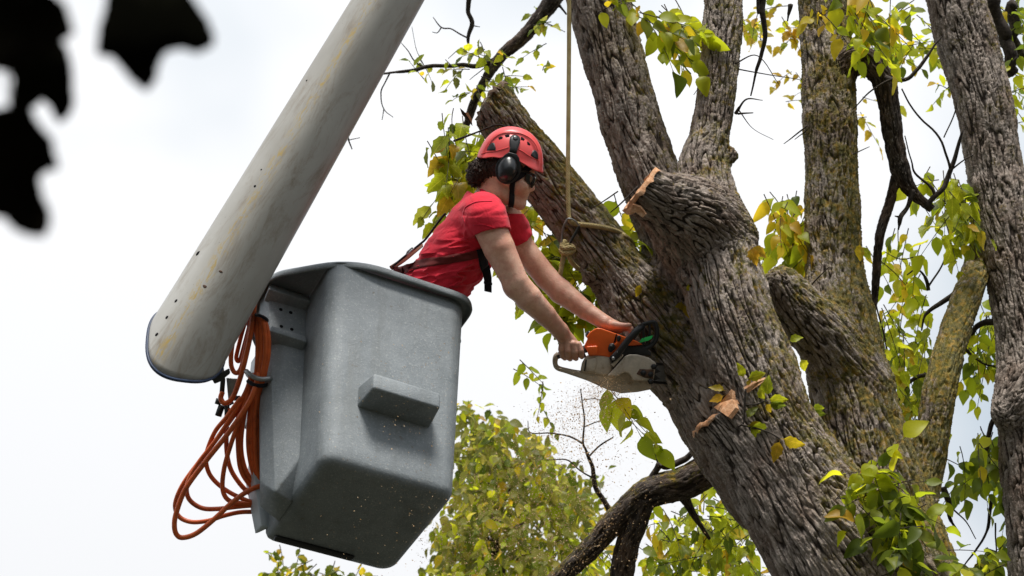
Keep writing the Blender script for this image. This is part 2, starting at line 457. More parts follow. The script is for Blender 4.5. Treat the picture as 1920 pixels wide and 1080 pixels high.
HUES = {'green': ((0.085, 0.125, 0.014), (0.155, 0.200, 0.016), (0.230, 0.260, 0.020)),
        'lime': ((0.280, 0.345, 0.018), (0.430, 0.470, 0.020), (0.540, 0.520, 0.026)),
        'yellow': ((0.420, 0.350, 0.020), (0.580, 0.430, 0.022), (0.560, 0.340, 0.030)),
        'olive': ((0.150, 0.165, 0.040), (0.250, 0.250, 0.050), (0.370, 0.320, 0.058)),  # olive leaves, lightened to put the far tree's haze into the colour
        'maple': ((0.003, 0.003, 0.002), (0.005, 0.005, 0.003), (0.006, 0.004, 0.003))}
def m_leaf(hue, crown=False, trans=0.66):
    m, nt, b = mat('leaf_' + hue + ('_mass' if crown else ''), (0.2, 0.25, 0.03), 0.45, 0.35); L = nt.links.new
    fac = attr(nt, 'tone') if crown else node(nt, 'ObjectInfo').outputs['Random']
    a, b_, c_ = HUES[hue]; col = ramp(nt, fac, (0.0, a), (0.55, b_), (1.0, c_))
    if not crown:
        uv = node(nt, 'UVMap').outputs[0]; s = node(nt, 'SeparateXYZ'); L(uv, s.inputs[0])
        au = math_(nt, 'ABSOLUTE', math_(nt, 'SUBTRACT', s.outputs[0], 0.5))
        mid = math_(nt, 'LESS_THAN', au, 0.022)
        fr = math_(nt, 'FRACT', math_(nt, 'SUBTRACT', math_(nt, 'MULTIPLY', s.outputs[1], 8), math_(nt, 'MULTIPLY', au, 5)))
        side = math_(nt, 'LESS_THAN', fr, 0.13)
        v = math_(nt, 'MAXIMUM', mid, math_(nt, 'MULTIPLY', side, 0.5))
        col = mixc(nt, math_(nt, 'MULTIPLY', v, 0.45), col, tuple(min(1, x * 1.5 + 0.05) for x in c_))
        blot = ramp(nt, noise(nt, coords(nt), 1.6, 4, 0.6), (0.45, (0.72,) * 3), (0.6, (1.1,) * 3)); col = mixc(nt, 1.0, col, blot, 'MULTIPLY')
        sp = ramp(nt, noise(nt, coords(nt), 7, 2, 0.5), (0.70, (0, 0, 0)), (0.73, (1, 1, 1))); col = mixc(nt, sp, col, (0.12, 0.07, 0.02))
    L(col, b.inputs['Base Color'])
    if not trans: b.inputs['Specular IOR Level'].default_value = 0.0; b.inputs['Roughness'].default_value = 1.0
    if trans:
        t = node(nt, 'BsdfTranslucent'); L(mixc(nt, 1.0, col, (1.55, 1.5, 1.2), 'MULTIPLY'), t.inputs[0]); mxn = node(nt, 'MixShader'); mxn.inputs[0].default_value = trans
        L(b.outputs[0], mxn.inputs[1]); L(t.outputs[0], mxn.inputs[2]); L(mxn.outputs[0], nt.nodes['Material Output'].inputs[0])
    return m
for h_ in ('green', 'lime', 'yellow', 'olive'):
    M['leaf_' + h_] = m_leaf(h_); M['mass_' + h_] = m_leaf(h_, True)
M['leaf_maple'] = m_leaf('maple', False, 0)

def m_skin():
    m, nt, b = mat('skin', (0.5, 0.29, 0.2), 0.48, 0.4); v = coords(nt); n1 = noise(nt, v, 9, 5, 0.6); n2 = noise(nt, v, 70, 5, 0.65)
    c = ramp(nt, n1, (0.3, (0.70, 0.37, 0.255)), (0.55, (0.82, 0.495, 0.365)), (0.75, (0.86, 0.56, 0.43)))
    c = mixc(nt, ramp(nt, n2, (0.5, (0, 0, 0)), (0.75, (0.35, 0.35, 0.35))), c, (0.36, 0.15, 0.10))
    c = mixc(nt, math_(nt, 'MULTIPLY', attr(nt, 'soil'), 0.55), c, (0.24, 0.11, 0.07))
    nt.links.new(c, b.inputs['Base Color']); b.inputs['Subsurface Weight'].default_value = 0.12; b.inputs['Subsurface Radius'].default_value = (0.01, 0.004, 0.002)
    c2 = mixc(nt, ramp(nt, noise(nt, v, 22, 6, 0.7, 0.5), (0.46, (0, 0, 0)), (0.66, (0.55, 0.55, 0.55))), c, (0.62, 0.25, 0.19)); c2 = mixc(nt, ramp(nt, noise(nt, v, 240, 3, 0.6), (0.63, (0, 0, 0)), (0.70, (0.5, 0.5, 0.5))), c2, (0.33, 0.16, 0.10)); nt.links.new(c2, b.inputs['Base Color'])
    bump(nt, b, math_(nt, 'ADD', noise(nt, v, 150, 5, 0.6), math_(nt, 'MULTIPLY', noise(nt, v, 24, 3, 0.5, 0.8), 1.2)), 0.32, 0.005); return m
M['skin'] = m_skin()

def m_cloth(name, base, fold=0.5, weave=900):
    m, nt, b = mat(name, base, 0.9, 0.12); v = coords(nt)
    c = ramp(nt, noise(nt, v, 14, 5, 0.6), (0.3, tuple(x * 0.86 for x in base)), (0.7, tuple(min(1, x * 1.12) for x in base))); nt.links.new(c, b.inputs['Base Color'])
    b.inputs['Sheen Weight'].default_value = 0.15
    h = math_(nt, 'ADD', math_(nt, 'MULTIPLY', noise(nt, v, 16, 4, 0.5, 1.6), fold * 1.8), math_(nt, 'MULTIPLY', noise(nt, v, weave, 2), 0.05)); bump(nt, b, h, 0.35, 0.02); return m
M['shirt'] = m_cloth('red_cotton', (0.74, 0.030, 0.056)); M['collar'] = m_cloth('red_rib_knit', (0.72, 0.030, 0.065), 0.1)
M['trousers'] = m_cloth('dark_canvas', (0.045, 0.05, 0.06)); M['strap'] = m_cloth('maroon_webbing', (0.14, 0.022, 0.020), 0.1, 500)
M['strap_tan'] = m_cloth('brown_webbing', (0.22, 0.09, 0.05), 0.1, 500); M['webbing'] = m_cloth('black_webbing', (0.016, 0.016, 0.02), 0.1, 500)
def m_hair():
    m, nt, b = mat('hair', (0.05, 0.025, 0.016), 0.55, 0.35); v = coords(nt)
    c = ramp(nt, noise(nt, v, 90, 5, 0.7), (0.35, (0.022, 0.011, 0.008)), (0.7, (0.085, 0.042, 0.026))); nt.links.new(c, b.inputs['Base Color']); bump(nt, b, noise(nt, v, 220, 4, 0.7, 1.5), 0.8, 0.006); return m
M['hair'] = m_hair()
M['helmet'] = worn('helmet_shell', (0.84, 0.095, 0.095), 0.34, 0.45, 0.04, 10, 0.02, bscale=30)
M['black'] = worn('black_plastic', (0.018, 0.019, 0.021), 0.42, 0.4, 0.3, 30, 0.08, bscale=200)
M['black_gloss'] = worn('black_shell', (0.014, 0.015, 0.017), 0.3, 0.5, 0.2, 25, 0.03, bscale=90)
M['lens'] = worn('dark_lens', (0.012, 0.011, 0.010), 0.06, 0.6, 0.1, 5, 0.0)
M['eye'] = worn('eye_white', (0.75, 0.7, 0.66), 0.2, 0.5, 0.02, 5, 0.0)

def m_boom():
    m, nt, b = mat('boom_paint', (0.62, 0.60, 0.55), 0.42, 0.4); v = coords(nt); L = nt.links.new
    bco = attr(nt, 'bco', 'Vector')        # (around, across, along) in metres
    c = ramp(nt, noise(nt, bco, 3, 5, 0.6, 0, (1, 1, 0.35)), (0.3, (0.28, 0.265, 0.235)), (0.65, (0.41, 0.40, 0.37)))
    st = noise(nt, bco, 13, 8, 0.8, 0.5, (1.0, 1.0, 0.22)); c = mixc(nt, ramp(nt, st, (0.50, (0, 0, 0)), (0.74, (0.85, 0.85, 0.85))), c, (0.17, 0.125, 0.075))
    sp = noise(nt, v, 55, 4, 0.7); c = mixc(nt, ramp(nt, sp, (0.69, (0, 0, 0)), (0.74, (0.7, 0.7, 0.7))), c, (0.075, 0.055, 0.04))
    # ochre rope-rub scuffs along one edge
    se = node(nt, 'SeparateXYZ'); L(bco, se.inputs[0]); band = math_(nt, 'SUBTRACT', 1.0, math_(nt, 'MULTIPLY', math_(nt, 'ABSOLUTE', math_(nt, 'SUBTRACT', se.outputs[0], attr_const['scuff'])), 1 / 0.045), True)
    rub = noise(nt, bco, 30, 5, 0.7, 1.0, (1.4, 1.4, 0.5)); c = mixc(nt, math_(nt, 'MULTIPLY', band, ramp(nt, rub, (0.50, (0, 0, 0)), (0.60, (1, 1, 1)))), c, (0.40, 0.285, 0.085))
    L(c, b.inputs['Base Color']); bump(nt, b, sp, 0.08, 0.003); return m
attr_const = {'scuff': 0.385}
M['boom'] = m_boom()
M['boom_rim'] = worn('boom_end_blue', (0.02, 0.035, 0.075), 0.5)
M['stain'] = worn('rust_stain', (0.10, 0.06, 0.042), 0.85, 0.2, 0.5, 60)
def m_bucket():
    m, nt, b = mat('grey_fibreglass', (0.3, 0.33, 0.35), 0.5, 0.35); v = coords(nt); L = nt.links.new
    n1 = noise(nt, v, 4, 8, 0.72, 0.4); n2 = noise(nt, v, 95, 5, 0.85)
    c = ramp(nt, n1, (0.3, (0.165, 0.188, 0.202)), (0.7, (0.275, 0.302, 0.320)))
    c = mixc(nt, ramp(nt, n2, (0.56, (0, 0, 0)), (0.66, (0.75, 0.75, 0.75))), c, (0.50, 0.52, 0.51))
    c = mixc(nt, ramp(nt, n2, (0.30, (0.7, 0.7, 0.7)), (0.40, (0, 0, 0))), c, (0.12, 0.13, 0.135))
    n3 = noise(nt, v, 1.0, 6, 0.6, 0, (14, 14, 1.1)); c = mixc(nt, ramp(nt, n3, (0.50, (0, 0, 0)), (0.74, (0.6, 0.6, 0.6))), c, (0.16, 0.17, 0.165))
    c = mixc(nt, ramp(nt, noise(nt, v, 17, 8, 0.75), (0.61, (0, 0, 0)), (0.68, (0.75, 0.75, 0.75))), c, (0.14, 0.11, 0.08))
    L(c, b.inputs['Base Color']); bump(nt, b, math_(nt, 'ADD', n2, math_(nt, 'MULTIPLY', noise(nt, v, 18, 3), 0.6)), 0.5, 0.006); return m
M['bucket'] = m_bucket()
M['bucket_in'] = worn('bucket_liner', (0.45, 0.5, 0.54), 0.5, 0.3, 0.1)
M['hole'] = worn('hole_dark', (0.008, 0.008, 0.009), 0.9, 0.1)
M['hose'] = worn('orange_hose', (0.64, 0.12, 0.025), 0.42, 0.4, 0.25, 20, 0.05, dirt=(0.16, 0.035, 0.015))
M['steel'] = worn('dull_steel', (0.30, 0.31, 0.31), 0.4, 0.5, 0.3, 30, 0.1, metal=0.7)
M['fitting'] = worn('black_fitting', (0.022, 0.024, 0.022), 0.45, 0.4, 0.4, 40, 0.1)
M['saw_orange'] = worn('saw_orange', (0.80, 0.125, 0.015), 0.33, 0.45, 0.06, 18, 0.05, dirt=(0.52, 0.075, 0.012))
M['saw_grey'] = worn('saw_beige', (0.50, 0.435, 0.355), 0.6, 0.3, 0.2, 30, 0.25, dirt=(0.24, 0.175, 0.12))
M['saw_dark'] = worn('saw_chassis', (0.02, 0.02, 0.02), 0.55, 0.35, 0.3, 40, 0.2)
M['sticker'] = worn('green_sticker', (0.04, 0.60, 0.14), 0.4, 0.4, 0.05)
def m_rope():
    m, nt, b = mat('rope', (0.42, 0.33, 0.15), 0.85, 0.2); L = nt.links.new; uv = attr(nt, 'rco', 'Vector'); s = node(nt, 'SeparateXYZ'); L(uv, s.inputs[0])
    a1 = math_(nt, 'SINE', math_(nt, 'ADD', math_(nt, 'MULTIPLY', s.outputs[2], 480), math_(nt, 'MULTIPLY', s.outputs[0], 6)))
    a2 = math_(nt, 'SINE', math_(nt, 'SUBTRACT', math_(nt, 'MULTIPLY', s.outputs[2], 480), math_(nt, 'MULTIPLY', s.outputs[0], 6)))
    h = math_(nt, 'MAXIMUM', a1, a2); n1 = noise(nt, coords(nt), 25, 4)
    c = ramp(nt, n1, (0.3, (0.36, 0.275, 0.11)), (0.7, (0.58, 0.475, 0.25))); c = mixc(nt, math_(nt, 'MULTIPLY', ramp(nt, h, (0.2, (1, 1, 1)), (0.8, (0, 0, 0))), 0.35), c, (0.22, 0.16, 0.06))
    L(c, b.inputs['Base Color']); bump(nt, b, h, 0.6, 0.003); return m
M['rope'] = m_rope()
def m_dust():
    m, nt, b = mat('sawdust', (0.80, 0.62, 0.40), 0.9, 0.1); t = node(nt, 'BsdfTranslucent'); t.inputs[0].default_value = (0.80, 0.62, 0.40, 1); c = ramp(nt, noise(nt, coords(nt), 90, 2), (0.35, (0.66, 0.47, 0.27)), (0.65, (0.86, 0.70, 0.48)))
    nt.links.new(c, b.inputs['Base Color']); nt.links.new(c, t.inputs[0]); mxn = node(nt, 'MixShader'); mxn.inputs[0].default_value = .5; nt.links.new(b.outputs[0], mxn.inputs[1]); nt.links.new(t.outputs[0], mxn.inputs[2]); nt.links.new(mxn.outputs[0], nt.nodes['Material Output'].inputs[0]); return m
M['dust'] = m_dust()
def m_ground():
    m, nt, b = mat('lawn', (0.05, 0.07, 0.02), 0.95, 0.1); v = coords(nt)
    c = ramp(nt, noise(nt, v, 2, 8, 0.7), (0.3, (0.034, 0.035, 0.027)), (0.7, (0.066, 0.067, 0.052))); c = mixc(nt, ramp(nt, noise(nt, v, 0.2, 4), (0.5, (0, 0, 0)), (0.7, (0.5, 0.5, 0.5))), c, (0.11, 0.085, 0.05))
    nt.links.new(c, b.inputs['Base Color']); bump(nt, b, noise(nt, v, 25, 6), 0.6, 0.05); return m
M['ground'] = m_ground()
M['added_woods'] = worn('added_woods_foliage', (0.042, 0.044, 0.030), 0.9, 0.1, 0.5, 0.8, 0.3, bscale=3)
# ------------------------------------------------------------------ ground
GN = 24; gv = []; gf = []
for i in range(GN + 1):
    for j in range(GN + 1):
        x = (i / GN * 2 - 1); y = (j / GN * 2 - 1); gv.append((math.copysign(abs(x) ** 2.2, x) * 900, math.copysign(abs(y) ** 2.2, y) * 900, 0.0))
for i in range(GN):
    for j in range(GN): gf.append((i * (GN + 1) + j, (i + 1) * (GN + 1) + j, (i + 1) * (GN + 1) + j + 1, i * (GN + 1) + j + 1))
add('ground', mesh('ground', gv, gf), M['ground'], kind='structure', label='mown lawn under the trees', category='ground')

# unseen belt of trees added round the lawn to hold back low sky light
wv, wf = [], []; NW = 240
for j, (zz, rr0) in enumerate(((-0.2, 36), (4, 35), (5, 36), (6.2, 38), (7.2, 41), (7.5, 46))):
    for i in range(NW):
        a = 2 * math.pi * i / NW; p = np.array([[math.cos(a) * 6, math.sin(a) * 6, zz * .35]]); q = float(pnoise(p)[0]); q2 = float(pnoise(p * 3.1 + 9)[0])
        r_ = rr0 + 2.6 * q + 1.6 * q2; wv.append((math.cos(a) * r_, math.sin(a) * r_ + 6, zz * (1 + .22 * q + .10 * q2)))
for j in range(5):
    for i in range(NW): k = (i + 1) % NW; wf.append((j * NW + i, j * NW + k, (j + 1) * NW + k, (j + 1) * NW + i))
nlv = []; lr = random.Random(2)
for i in range(11000):
    a = lr.uniform(0, 2 * math.pi); zz = lr.uniform(.3, 7.2); p = np.array([[math.cos(a) * 6, math.sin(a) * 6, zz * .35]]); r_ = 35 + (zz / 7) ** 3 * 5 + lr.gauss(0, 1.1); c = Vector((math.cos(a) * r_, math.sin(a) * r_ + 6, zz * lr.uniform(.95, 1.12))); o_ = len(wv)
    u = Vector([lr.gauss(0, 1) for _ in range(3)]).normalized(); v = u.orthogonal().normalized(); s_ = lr.uniform(.25, .6)
    wv += [tuple(c + u * s_), tuple(c + v * s_ * .6), tuple(c - u * s_), tuple(c - v * s_ * .6)]; wf.append((o_, o_ + 1, o_ + 2, o_ + 3))
add('added_woods', mesh('added_woods', wv, wf), M['added_woods'], kind='stuff', label='unseen belt of trees added round the lawn to block low sky light', category='added_woods')

# ------------------------------------------------------------------ fused limbs with real bark relief
def bark_lam(r): return np.clip(0.0275 * (np.maximum(r, 1e-3) / 0.2) ** 0.45, 0.012, 0.031)
class Limb:
    def __init__(s, pts, n=None, lich=0.3, lump=0.05, world=None):
        P = np.array(pts, float); k = n or max(12, int(len(P) * 7)); Q = catmull(P, k)
        s.P = at_np(Q[:, :3]); s.r = np.abs(Q[:, 3]) * 0.5 * Q[:, 2] / FPX
        s.r *= 1 + lump * pnoise(s.P * 3.1 + 7); s.lich = lich; s.cut = None
        s.setup()
    def setup(s):
        s.T, s.A, s.B = frames(s.P); dl = np.linalg.norm(np.diff(s.P, axis=0), axis=1); s.len = np.concatenate([[0], np.cumsum(dl)]); lam = bark_lam(s.r)
        s.ph = np.concatenate([[0], np.cumsum(dl * 2 / (lam[1:] + lam[:-1]))])
    def coords(s, V):
        best = np.full(len(V), 1e9); out = np.zeros((len(V), 4)); rad = np.zeros(len(V))
        for i in range(len(s.P) - 1):
            d = s.P[i + 1] - s.P[i]; L2 = d @ d; t = np.clip(((V - s.P[i]) @ d) / L2, 0, 1)
            c = V - (s.P[i] + t[:, None] * d); dist = np.linalg.norm(c, axis=1); r_ = s.r[i] + (s.r[i + 1] - s.r[i]) * t; sd = dist - r_
            m = sd < best
            if not m.any(): continue
            tm = t[m][:, None]; A = s.A[i] * (1 - tm) + s.A[i + 1] * tm; B = s.B[i] * (1 - tm) + s.B[i + 1] * tm
            out[m, 0] = (c[m] * A).sum(1); out[m, 1] = (c[m] * B).sum(1); out[m, 2] = s.len[i] + t[m] * math.sqrt(L2); out[m, 3] = s.ph[i] + t[m] * (s.ph[i + 1] - s.ph[i]); best[m] = sd[m]; rad[m] = r_[m]
        return best, out, rad

_q = np.linalg.qr(np.random.default_rng(8).normal(size=(3, 3)))[0]
def bark_height(C, rad, off=0.0):
    lam = bark_lam(rad)
    q = np.stack([C[:, 0] / lam + off, C[:, 1] / lam - off, C[:, 3] / 8.0 + off], 1)
    wq = np.stack([pnoise(q * 0.8 + 3.1), pnoise(q * 0.8 + 17.7), 0.3 * pnoise(q * 0.9 + 44)], 1) * 0.36; q = (q + wq) @ _q
    n1 = pnoise(q); n2 = pnoise((q * 2.3) @ _q + 31); n3 = pnoise((q * 5.0) @ _q + 5); n4 = pnoise(q * 0.35 + 50); n5 = pnoise(np.stack([C[:, 0], C[:, 1], C[:, 2] * .6], 1) / 0.0105 @ _q + off)
    plate = sstep(0.01, 0.20, np.abs(n1)) ** 0.85; crack = sstep(0.0, 0.20, np.abs(n2))
    return np.clip(plate * (0.48 + 0.40 * n4 + 0.10 * np.sign(n2) * sstep(0, .15, np.abs(n2))) + 0.30 * crack * plate + 0.15 * n3 + 0.13 * n5, 0, 1.25)

def build_limbs(parent, limbs, h, k, material, names, zclip=None, bumps=(), amp=1.0):
    "limbs: list of Limb; one smooth union, then barked, then split limb by limb"
    allP = np.vstack([l.P for l in limbs]); rm = max(l.r.max() for l in limbs) + 0.08
    F = Field(allP.min(0) - rm, allP.max(0) + rm, h)
    for l in limbs:
        n = len(l.P); lo_ = l.P.min(0) - l.r.max() - k - 3 * h; hi_ = l.P.max(0) + l.r.max() + k + 3 * h
        i0_ = np.clip(np.floor((lo_ - F.lo) / h).astype(int), 0, F.n - 2); i1_ = np.clip(np.ceil((hi_ - F.lo) / h).astype(int) + 1, 1, F.n)
        sub = Field.__new__(Field); sub.lo = F.lo + i0_ * h; sub.h = h; sub.n = i1_ - i0_; sub.S = np.full(sub.n, 60 * h, np.float32)
        for i in range(n - 1): sub.cap(l.P[i], l.P[i + 1], l.r[i], l.r[i + 1], k, cut=l.cut, op='m')
        F.put(tuple(slice(i0_[j], i1_[j]) for j in range(3)), sub.S, k)
    for c, r_ in bumps: F.ell(c, r_, 0.05)
    V, Q = F.nets(); V = relax(V, Q, 2); X = [V]; nl = len(limbs)
    for l in limbs:
        lo_ = l.P.min(0) - l.r.max() - 0.15; hi_ = l.P.max(0) + l.r.max() + 0.15; m = ((V > lo_) & (V < hi_)).all(1)
        d = np.full(len(V), 1.0); c = np.zeros((len(V), 4)); r_ = np.full(len(V), l.r.mean()); d[m], c[m], r_[m] = l.coords(V[m]); d = np.minimum(d, 1.0)
        X += [d[:, None], diffuse(c, Q, 5), diffuse(r_[:, None], Q, 3)]
    X, Q = subdiv(np.hstack(X), Q); V = relax(X[:, :3], Q, 1); nn = vnormals(V, Q)
    W = [X[:, 3 + 6 * i] for i in range(nl)]; C = [X[:, 4 + 6 * i:8 + 6 * i] for i in range(nl)]; Rr = [X[:, 8 + 6 * i] for i in range(nl)]
    W = np.array(W); own = W.argmin(0); wt = np.exp(-(W - W.min(0)) / 0.028); wt[wt < 0.02] = 0; wt /= wt.sum(0)
    H = np.zeros(len(V)); lic = np.zeros(len(V)); rad = np.zeros(len(V)); bco = np.zeros((len(V), 3))
    for i, l in enumerate(limbs):
        m = wt[i] > 0; H[m] += wt[i][m] * bark_height(C[i][m], Rr[i][m], i * 7.37); lic[m] += wt[i][m] * l.lich; rad[m] += wt[i][m] * Rr[i][m]
        m2 = own == i; bco[m2] = C[i][m2][:, :3] + i * 3.3
    big = pnoise(V * 6.0) * 0.006
    fl = np.ones(len(V))
    for l in limbs:
        if l.cut is not None: dd = (V - np.array(l.cut[0])) @ np.array(l.cut[1]) ; near = np.linalg.norm(V - np.array(l.cut[0]), axis=1) < 0.2; fl = np.where(near & (np.abs(dd) < 0.014), 0.12, fl)
    A = 0.0225 * (rad / 0.2) ** 0.45 * amp; V = V + nn * ((H - 0.62) * A * fl + big)[:, None]
    lic = lic + 0.25 * (nn @ np.array([0.55, 0.1, 0.6]))
    fo = own[Q[:, 0]]; objs = []
    order = []
    for i, nm in enumerate(names):
        if nm not in order: order.append(nm)
    for nm in range(len(limbs)):
        q = Q[fo == nm]
        if not len(q): continue
        u, inv = np.unique(q, return_inverse=True); me = mesh(names[nm], V[u], inv.reshape(-1, 4).astype(np.int32))
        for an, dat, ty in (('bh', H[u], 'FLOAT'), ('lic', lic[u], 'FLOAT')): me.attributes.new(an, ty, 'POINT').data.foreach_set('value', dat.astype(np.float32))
        me.attributes.new('bco', 'FLOAT_VECTOR', 'POINT').data.foreach_set('vector', bco[u].astype(np.float32).ravel())
        objs.append(add(names[nm], me, material, parent))
    return F, objs

def bark_tube(name, pts, parent, material, lich=0.2, sides=None, step=0.012, world=None, sm=0.03, amp=1.0):
    "single limb, straight to mesh; pts (px,py,depth,width px)"
    l = Limb(pts, n=400, lump=0.0) if world is None else world
    n = max(8, int(l.len[-1] / step)); Q = np.interp(np.linspace(0, l.len[-1], n), l.len, np.arange(len(l.P)))
    i = np.minimum(Q.astype(int), len(l.P) - 2); t = (Q - i)[:, None]; P = l.P[i] * (1 - t) + l.P[i + 1] * t; r_ = l.r[i] * (1 - t[:, 0]) + l.r[i + 1] * t[:, 0]
    r_ = r_ * (1 + sm * pnoise(P * 14))
    sides = sides or int(np.clip(2 * math.pi * r_.max() / step, 8, 120)); V, Fc = tube_geo(P, r_, sides)
    ang = np.tile(np.arange(sides) * 2 * math.pi / sides, n); ln = np.repeat(np.linspace(0, l.len[-1], n), sides); rr = np.repeat(r_, sides)
    C = np.stack([np.cos(ang) * rr, np.sin(ang) * rr, ln, np.interp(ln, l.len, l.ph)], 1); H = bark_height(C, rr, lich * 9.1)
    cen = np.repeat(P, sides, 0); nn = (V - cen) / (rr[:, None] + 1e-9); V = V + nn * ((H - 0.6) * 0.022 * (rr / 0.2) ** 0.6 * amp)[:, None]
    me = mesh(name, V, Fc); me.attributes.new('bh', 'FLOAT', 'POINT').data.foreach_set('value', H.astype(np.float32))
    me.attributes.new('lic', 'FLOAT', 'POINT').data.foreach_set('value', (np.full(len(V), lich) + 0.25 * nn[:, 2]).astype(np.float32))
    me.attributes.new('bco', 'FLOAT_VECTOR', 'POINT').data.foreach_set('vector', C[:, :3].astype(np.float32).ravel())
    return add(name, me, material, parent)

def twig_tube(name, pts, parent, w0=None, n=None, sides=6, mt='twig'):
    "thin twig: pts (px,py,depth,width px)"
    P = np.array(pts, float); Q = catmull(P, n or max(6, 5 * len(P))); W = at_np(Q[:, :3]); r_ = np.abs(Q[:, 3]) * 0.5 * Q[:, 2] / FPX * np.where(Q[:, 3] < 7, .70, .92)
    j = np.stack([pnoise(W * 9 + s_) for s_ in (0, 20, 40)], 1) * (r_[:, None] * 1.2); return tube(name, W + j, r_, M[mt], parent, sides)

# ---- the elm being pruned
base_elm = at(1690, 1130, 7.75); elm = thing('elm_tree', 'large rough barked elm with several leaning limbs, roped and being sawn beside the bucket', 'tree', (base_elm.x, base_elm.y, 0))
T = Limb([(1690, 1200, 7.60, 300), (1600, 1060, 7.68, 264), (1508, 930, 7.78, 218), (1440, 790, 7.87, 172), (1407, 690, 7.96, 158), (1371, 580, 8.06, 148), (1346, 480, 8.20, 146), (1328, 390, 8.30, 118), (1320, 310, 8.40, 94),
          (1332, 250, 8.46, 72), (1345, 160, 8.55, 70), (1353, 70, 8.66, 71), (1355, -20, 8.78, 70), (1343, -160, 8.95, 68)], n=90, lich=0.34)
STUB = Limb([(1345, 478, 8.36, 150), (1318, 440, 8.24, 178), (1282, 402, 8.14, 148), (1236, 376, 8.04, 106), (1188, 348, 7.95, 98)], n=18, lich=0.1)
scut = at(1197, 361, 7.96); sn = (at(1190, 348, 7.93) - at(1240, 378, 8.00)).normalized()
sn = (sn + 0.24 * UP - 0.08 * RT + 0.45 * FWD).normalized(); STUB.cut = (tuple(scut), tuple(sn))
Bm = Limb([(1455, 900, 8.08, 210), (1362, 760, 8.22, 198), (1314, 640, 8.36, 168), (1284, 520, 8.46, 140), (1262, 440, 8.50, 122), (1224, 350, 8.55, 116), (1190, 250, 8.64, 113), (1160, 140, 8.76, 114), (1122, 0, 8.92, 118), (1085, -150, 9.1, 120)], n=60, lich=0.2)
Cl = Limb([(1455, 870, 8.04, 205), (1336, 735, 8.24, 172), (1245, 632, 8.34, 165), (1168, 526, 8.42, 119), (1114, 452, 8.46, 109), (1021, 330, 8.53, 99), (964, 256, 8.56, 92), (925, 199, 8.60, 89), (890, 150, 8.63, 86)], n=56, lich=0.44)
ccut = at(921, 192, 8.60); cn_ = (at(905, 166, 8.6) - at(925, 194, 8.6)).normalized(); cn_ = (cn_ * 0.8 - 0.75 * RT + 0.15 * UP + 0.35 * FWD).normalized(); Cl.cut = (tuple(ccut), tuple(cn_))
LOW = Limb([(1545, 1060, 7.64, 196), (1462, 920, 7.76, 168), (1394, 820, 7.86, 148), (1346, 762, 7.93, 142)], n=14, lich=0.0)
lcut = at(1352, 784, 7.91); ln_ = ((at(1346, 764, 7.92) - at(1392, 818, 7.90)).normalized() + 0.35 * UP + 0.25 * FWD).normalized(); LOW.cut = (tuple(lcut), tuple(ln_))
def bpx(px, py, d, r): return (tuple(at(px, py, d)), (r, r, r))
bumps = [bpx(1288, 520, 8.1, 0.05), bpx(1315, 570, 8.05, 0.06), bpx(1394, 447, 8.2, 0.05), bpx(1371, 292, 8.4, 0.035), bpx(1108, 518, 8.34, 0.045)]
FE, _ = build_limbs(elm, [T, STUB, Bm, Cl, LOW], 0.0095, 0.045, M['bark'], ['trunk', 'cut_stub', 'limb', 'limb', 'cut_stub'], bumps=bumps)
# the same trunk on down to the lawn
gl = Limb([(1690, 1200, 7.60, 330), (1760, 1330, 7.55, 350)], n=4, lump=0)
gp = at(1640, 1110, 7.66); gl.P = catmull(np.array([tuple(gp), (gp.x + 0.16, gp.y + 0.02, 4.2), (gp.x + 0.3, gp.y + 0.05, 2.2), (gp.x + 0.34, gp.y + 0.05, 0.5), (gp.x + 0.34, gp.y + 0.05, -0.1)]), 60); gl.r = np.interp(np.arange(60), [0, 12, 40, 52, 59], [0.32, 0.42, 0.45, 0.52, 0.68])
gl.setup()
bark_tube('trunk', None, elm, M['bark'], step=0.03, world=gl)

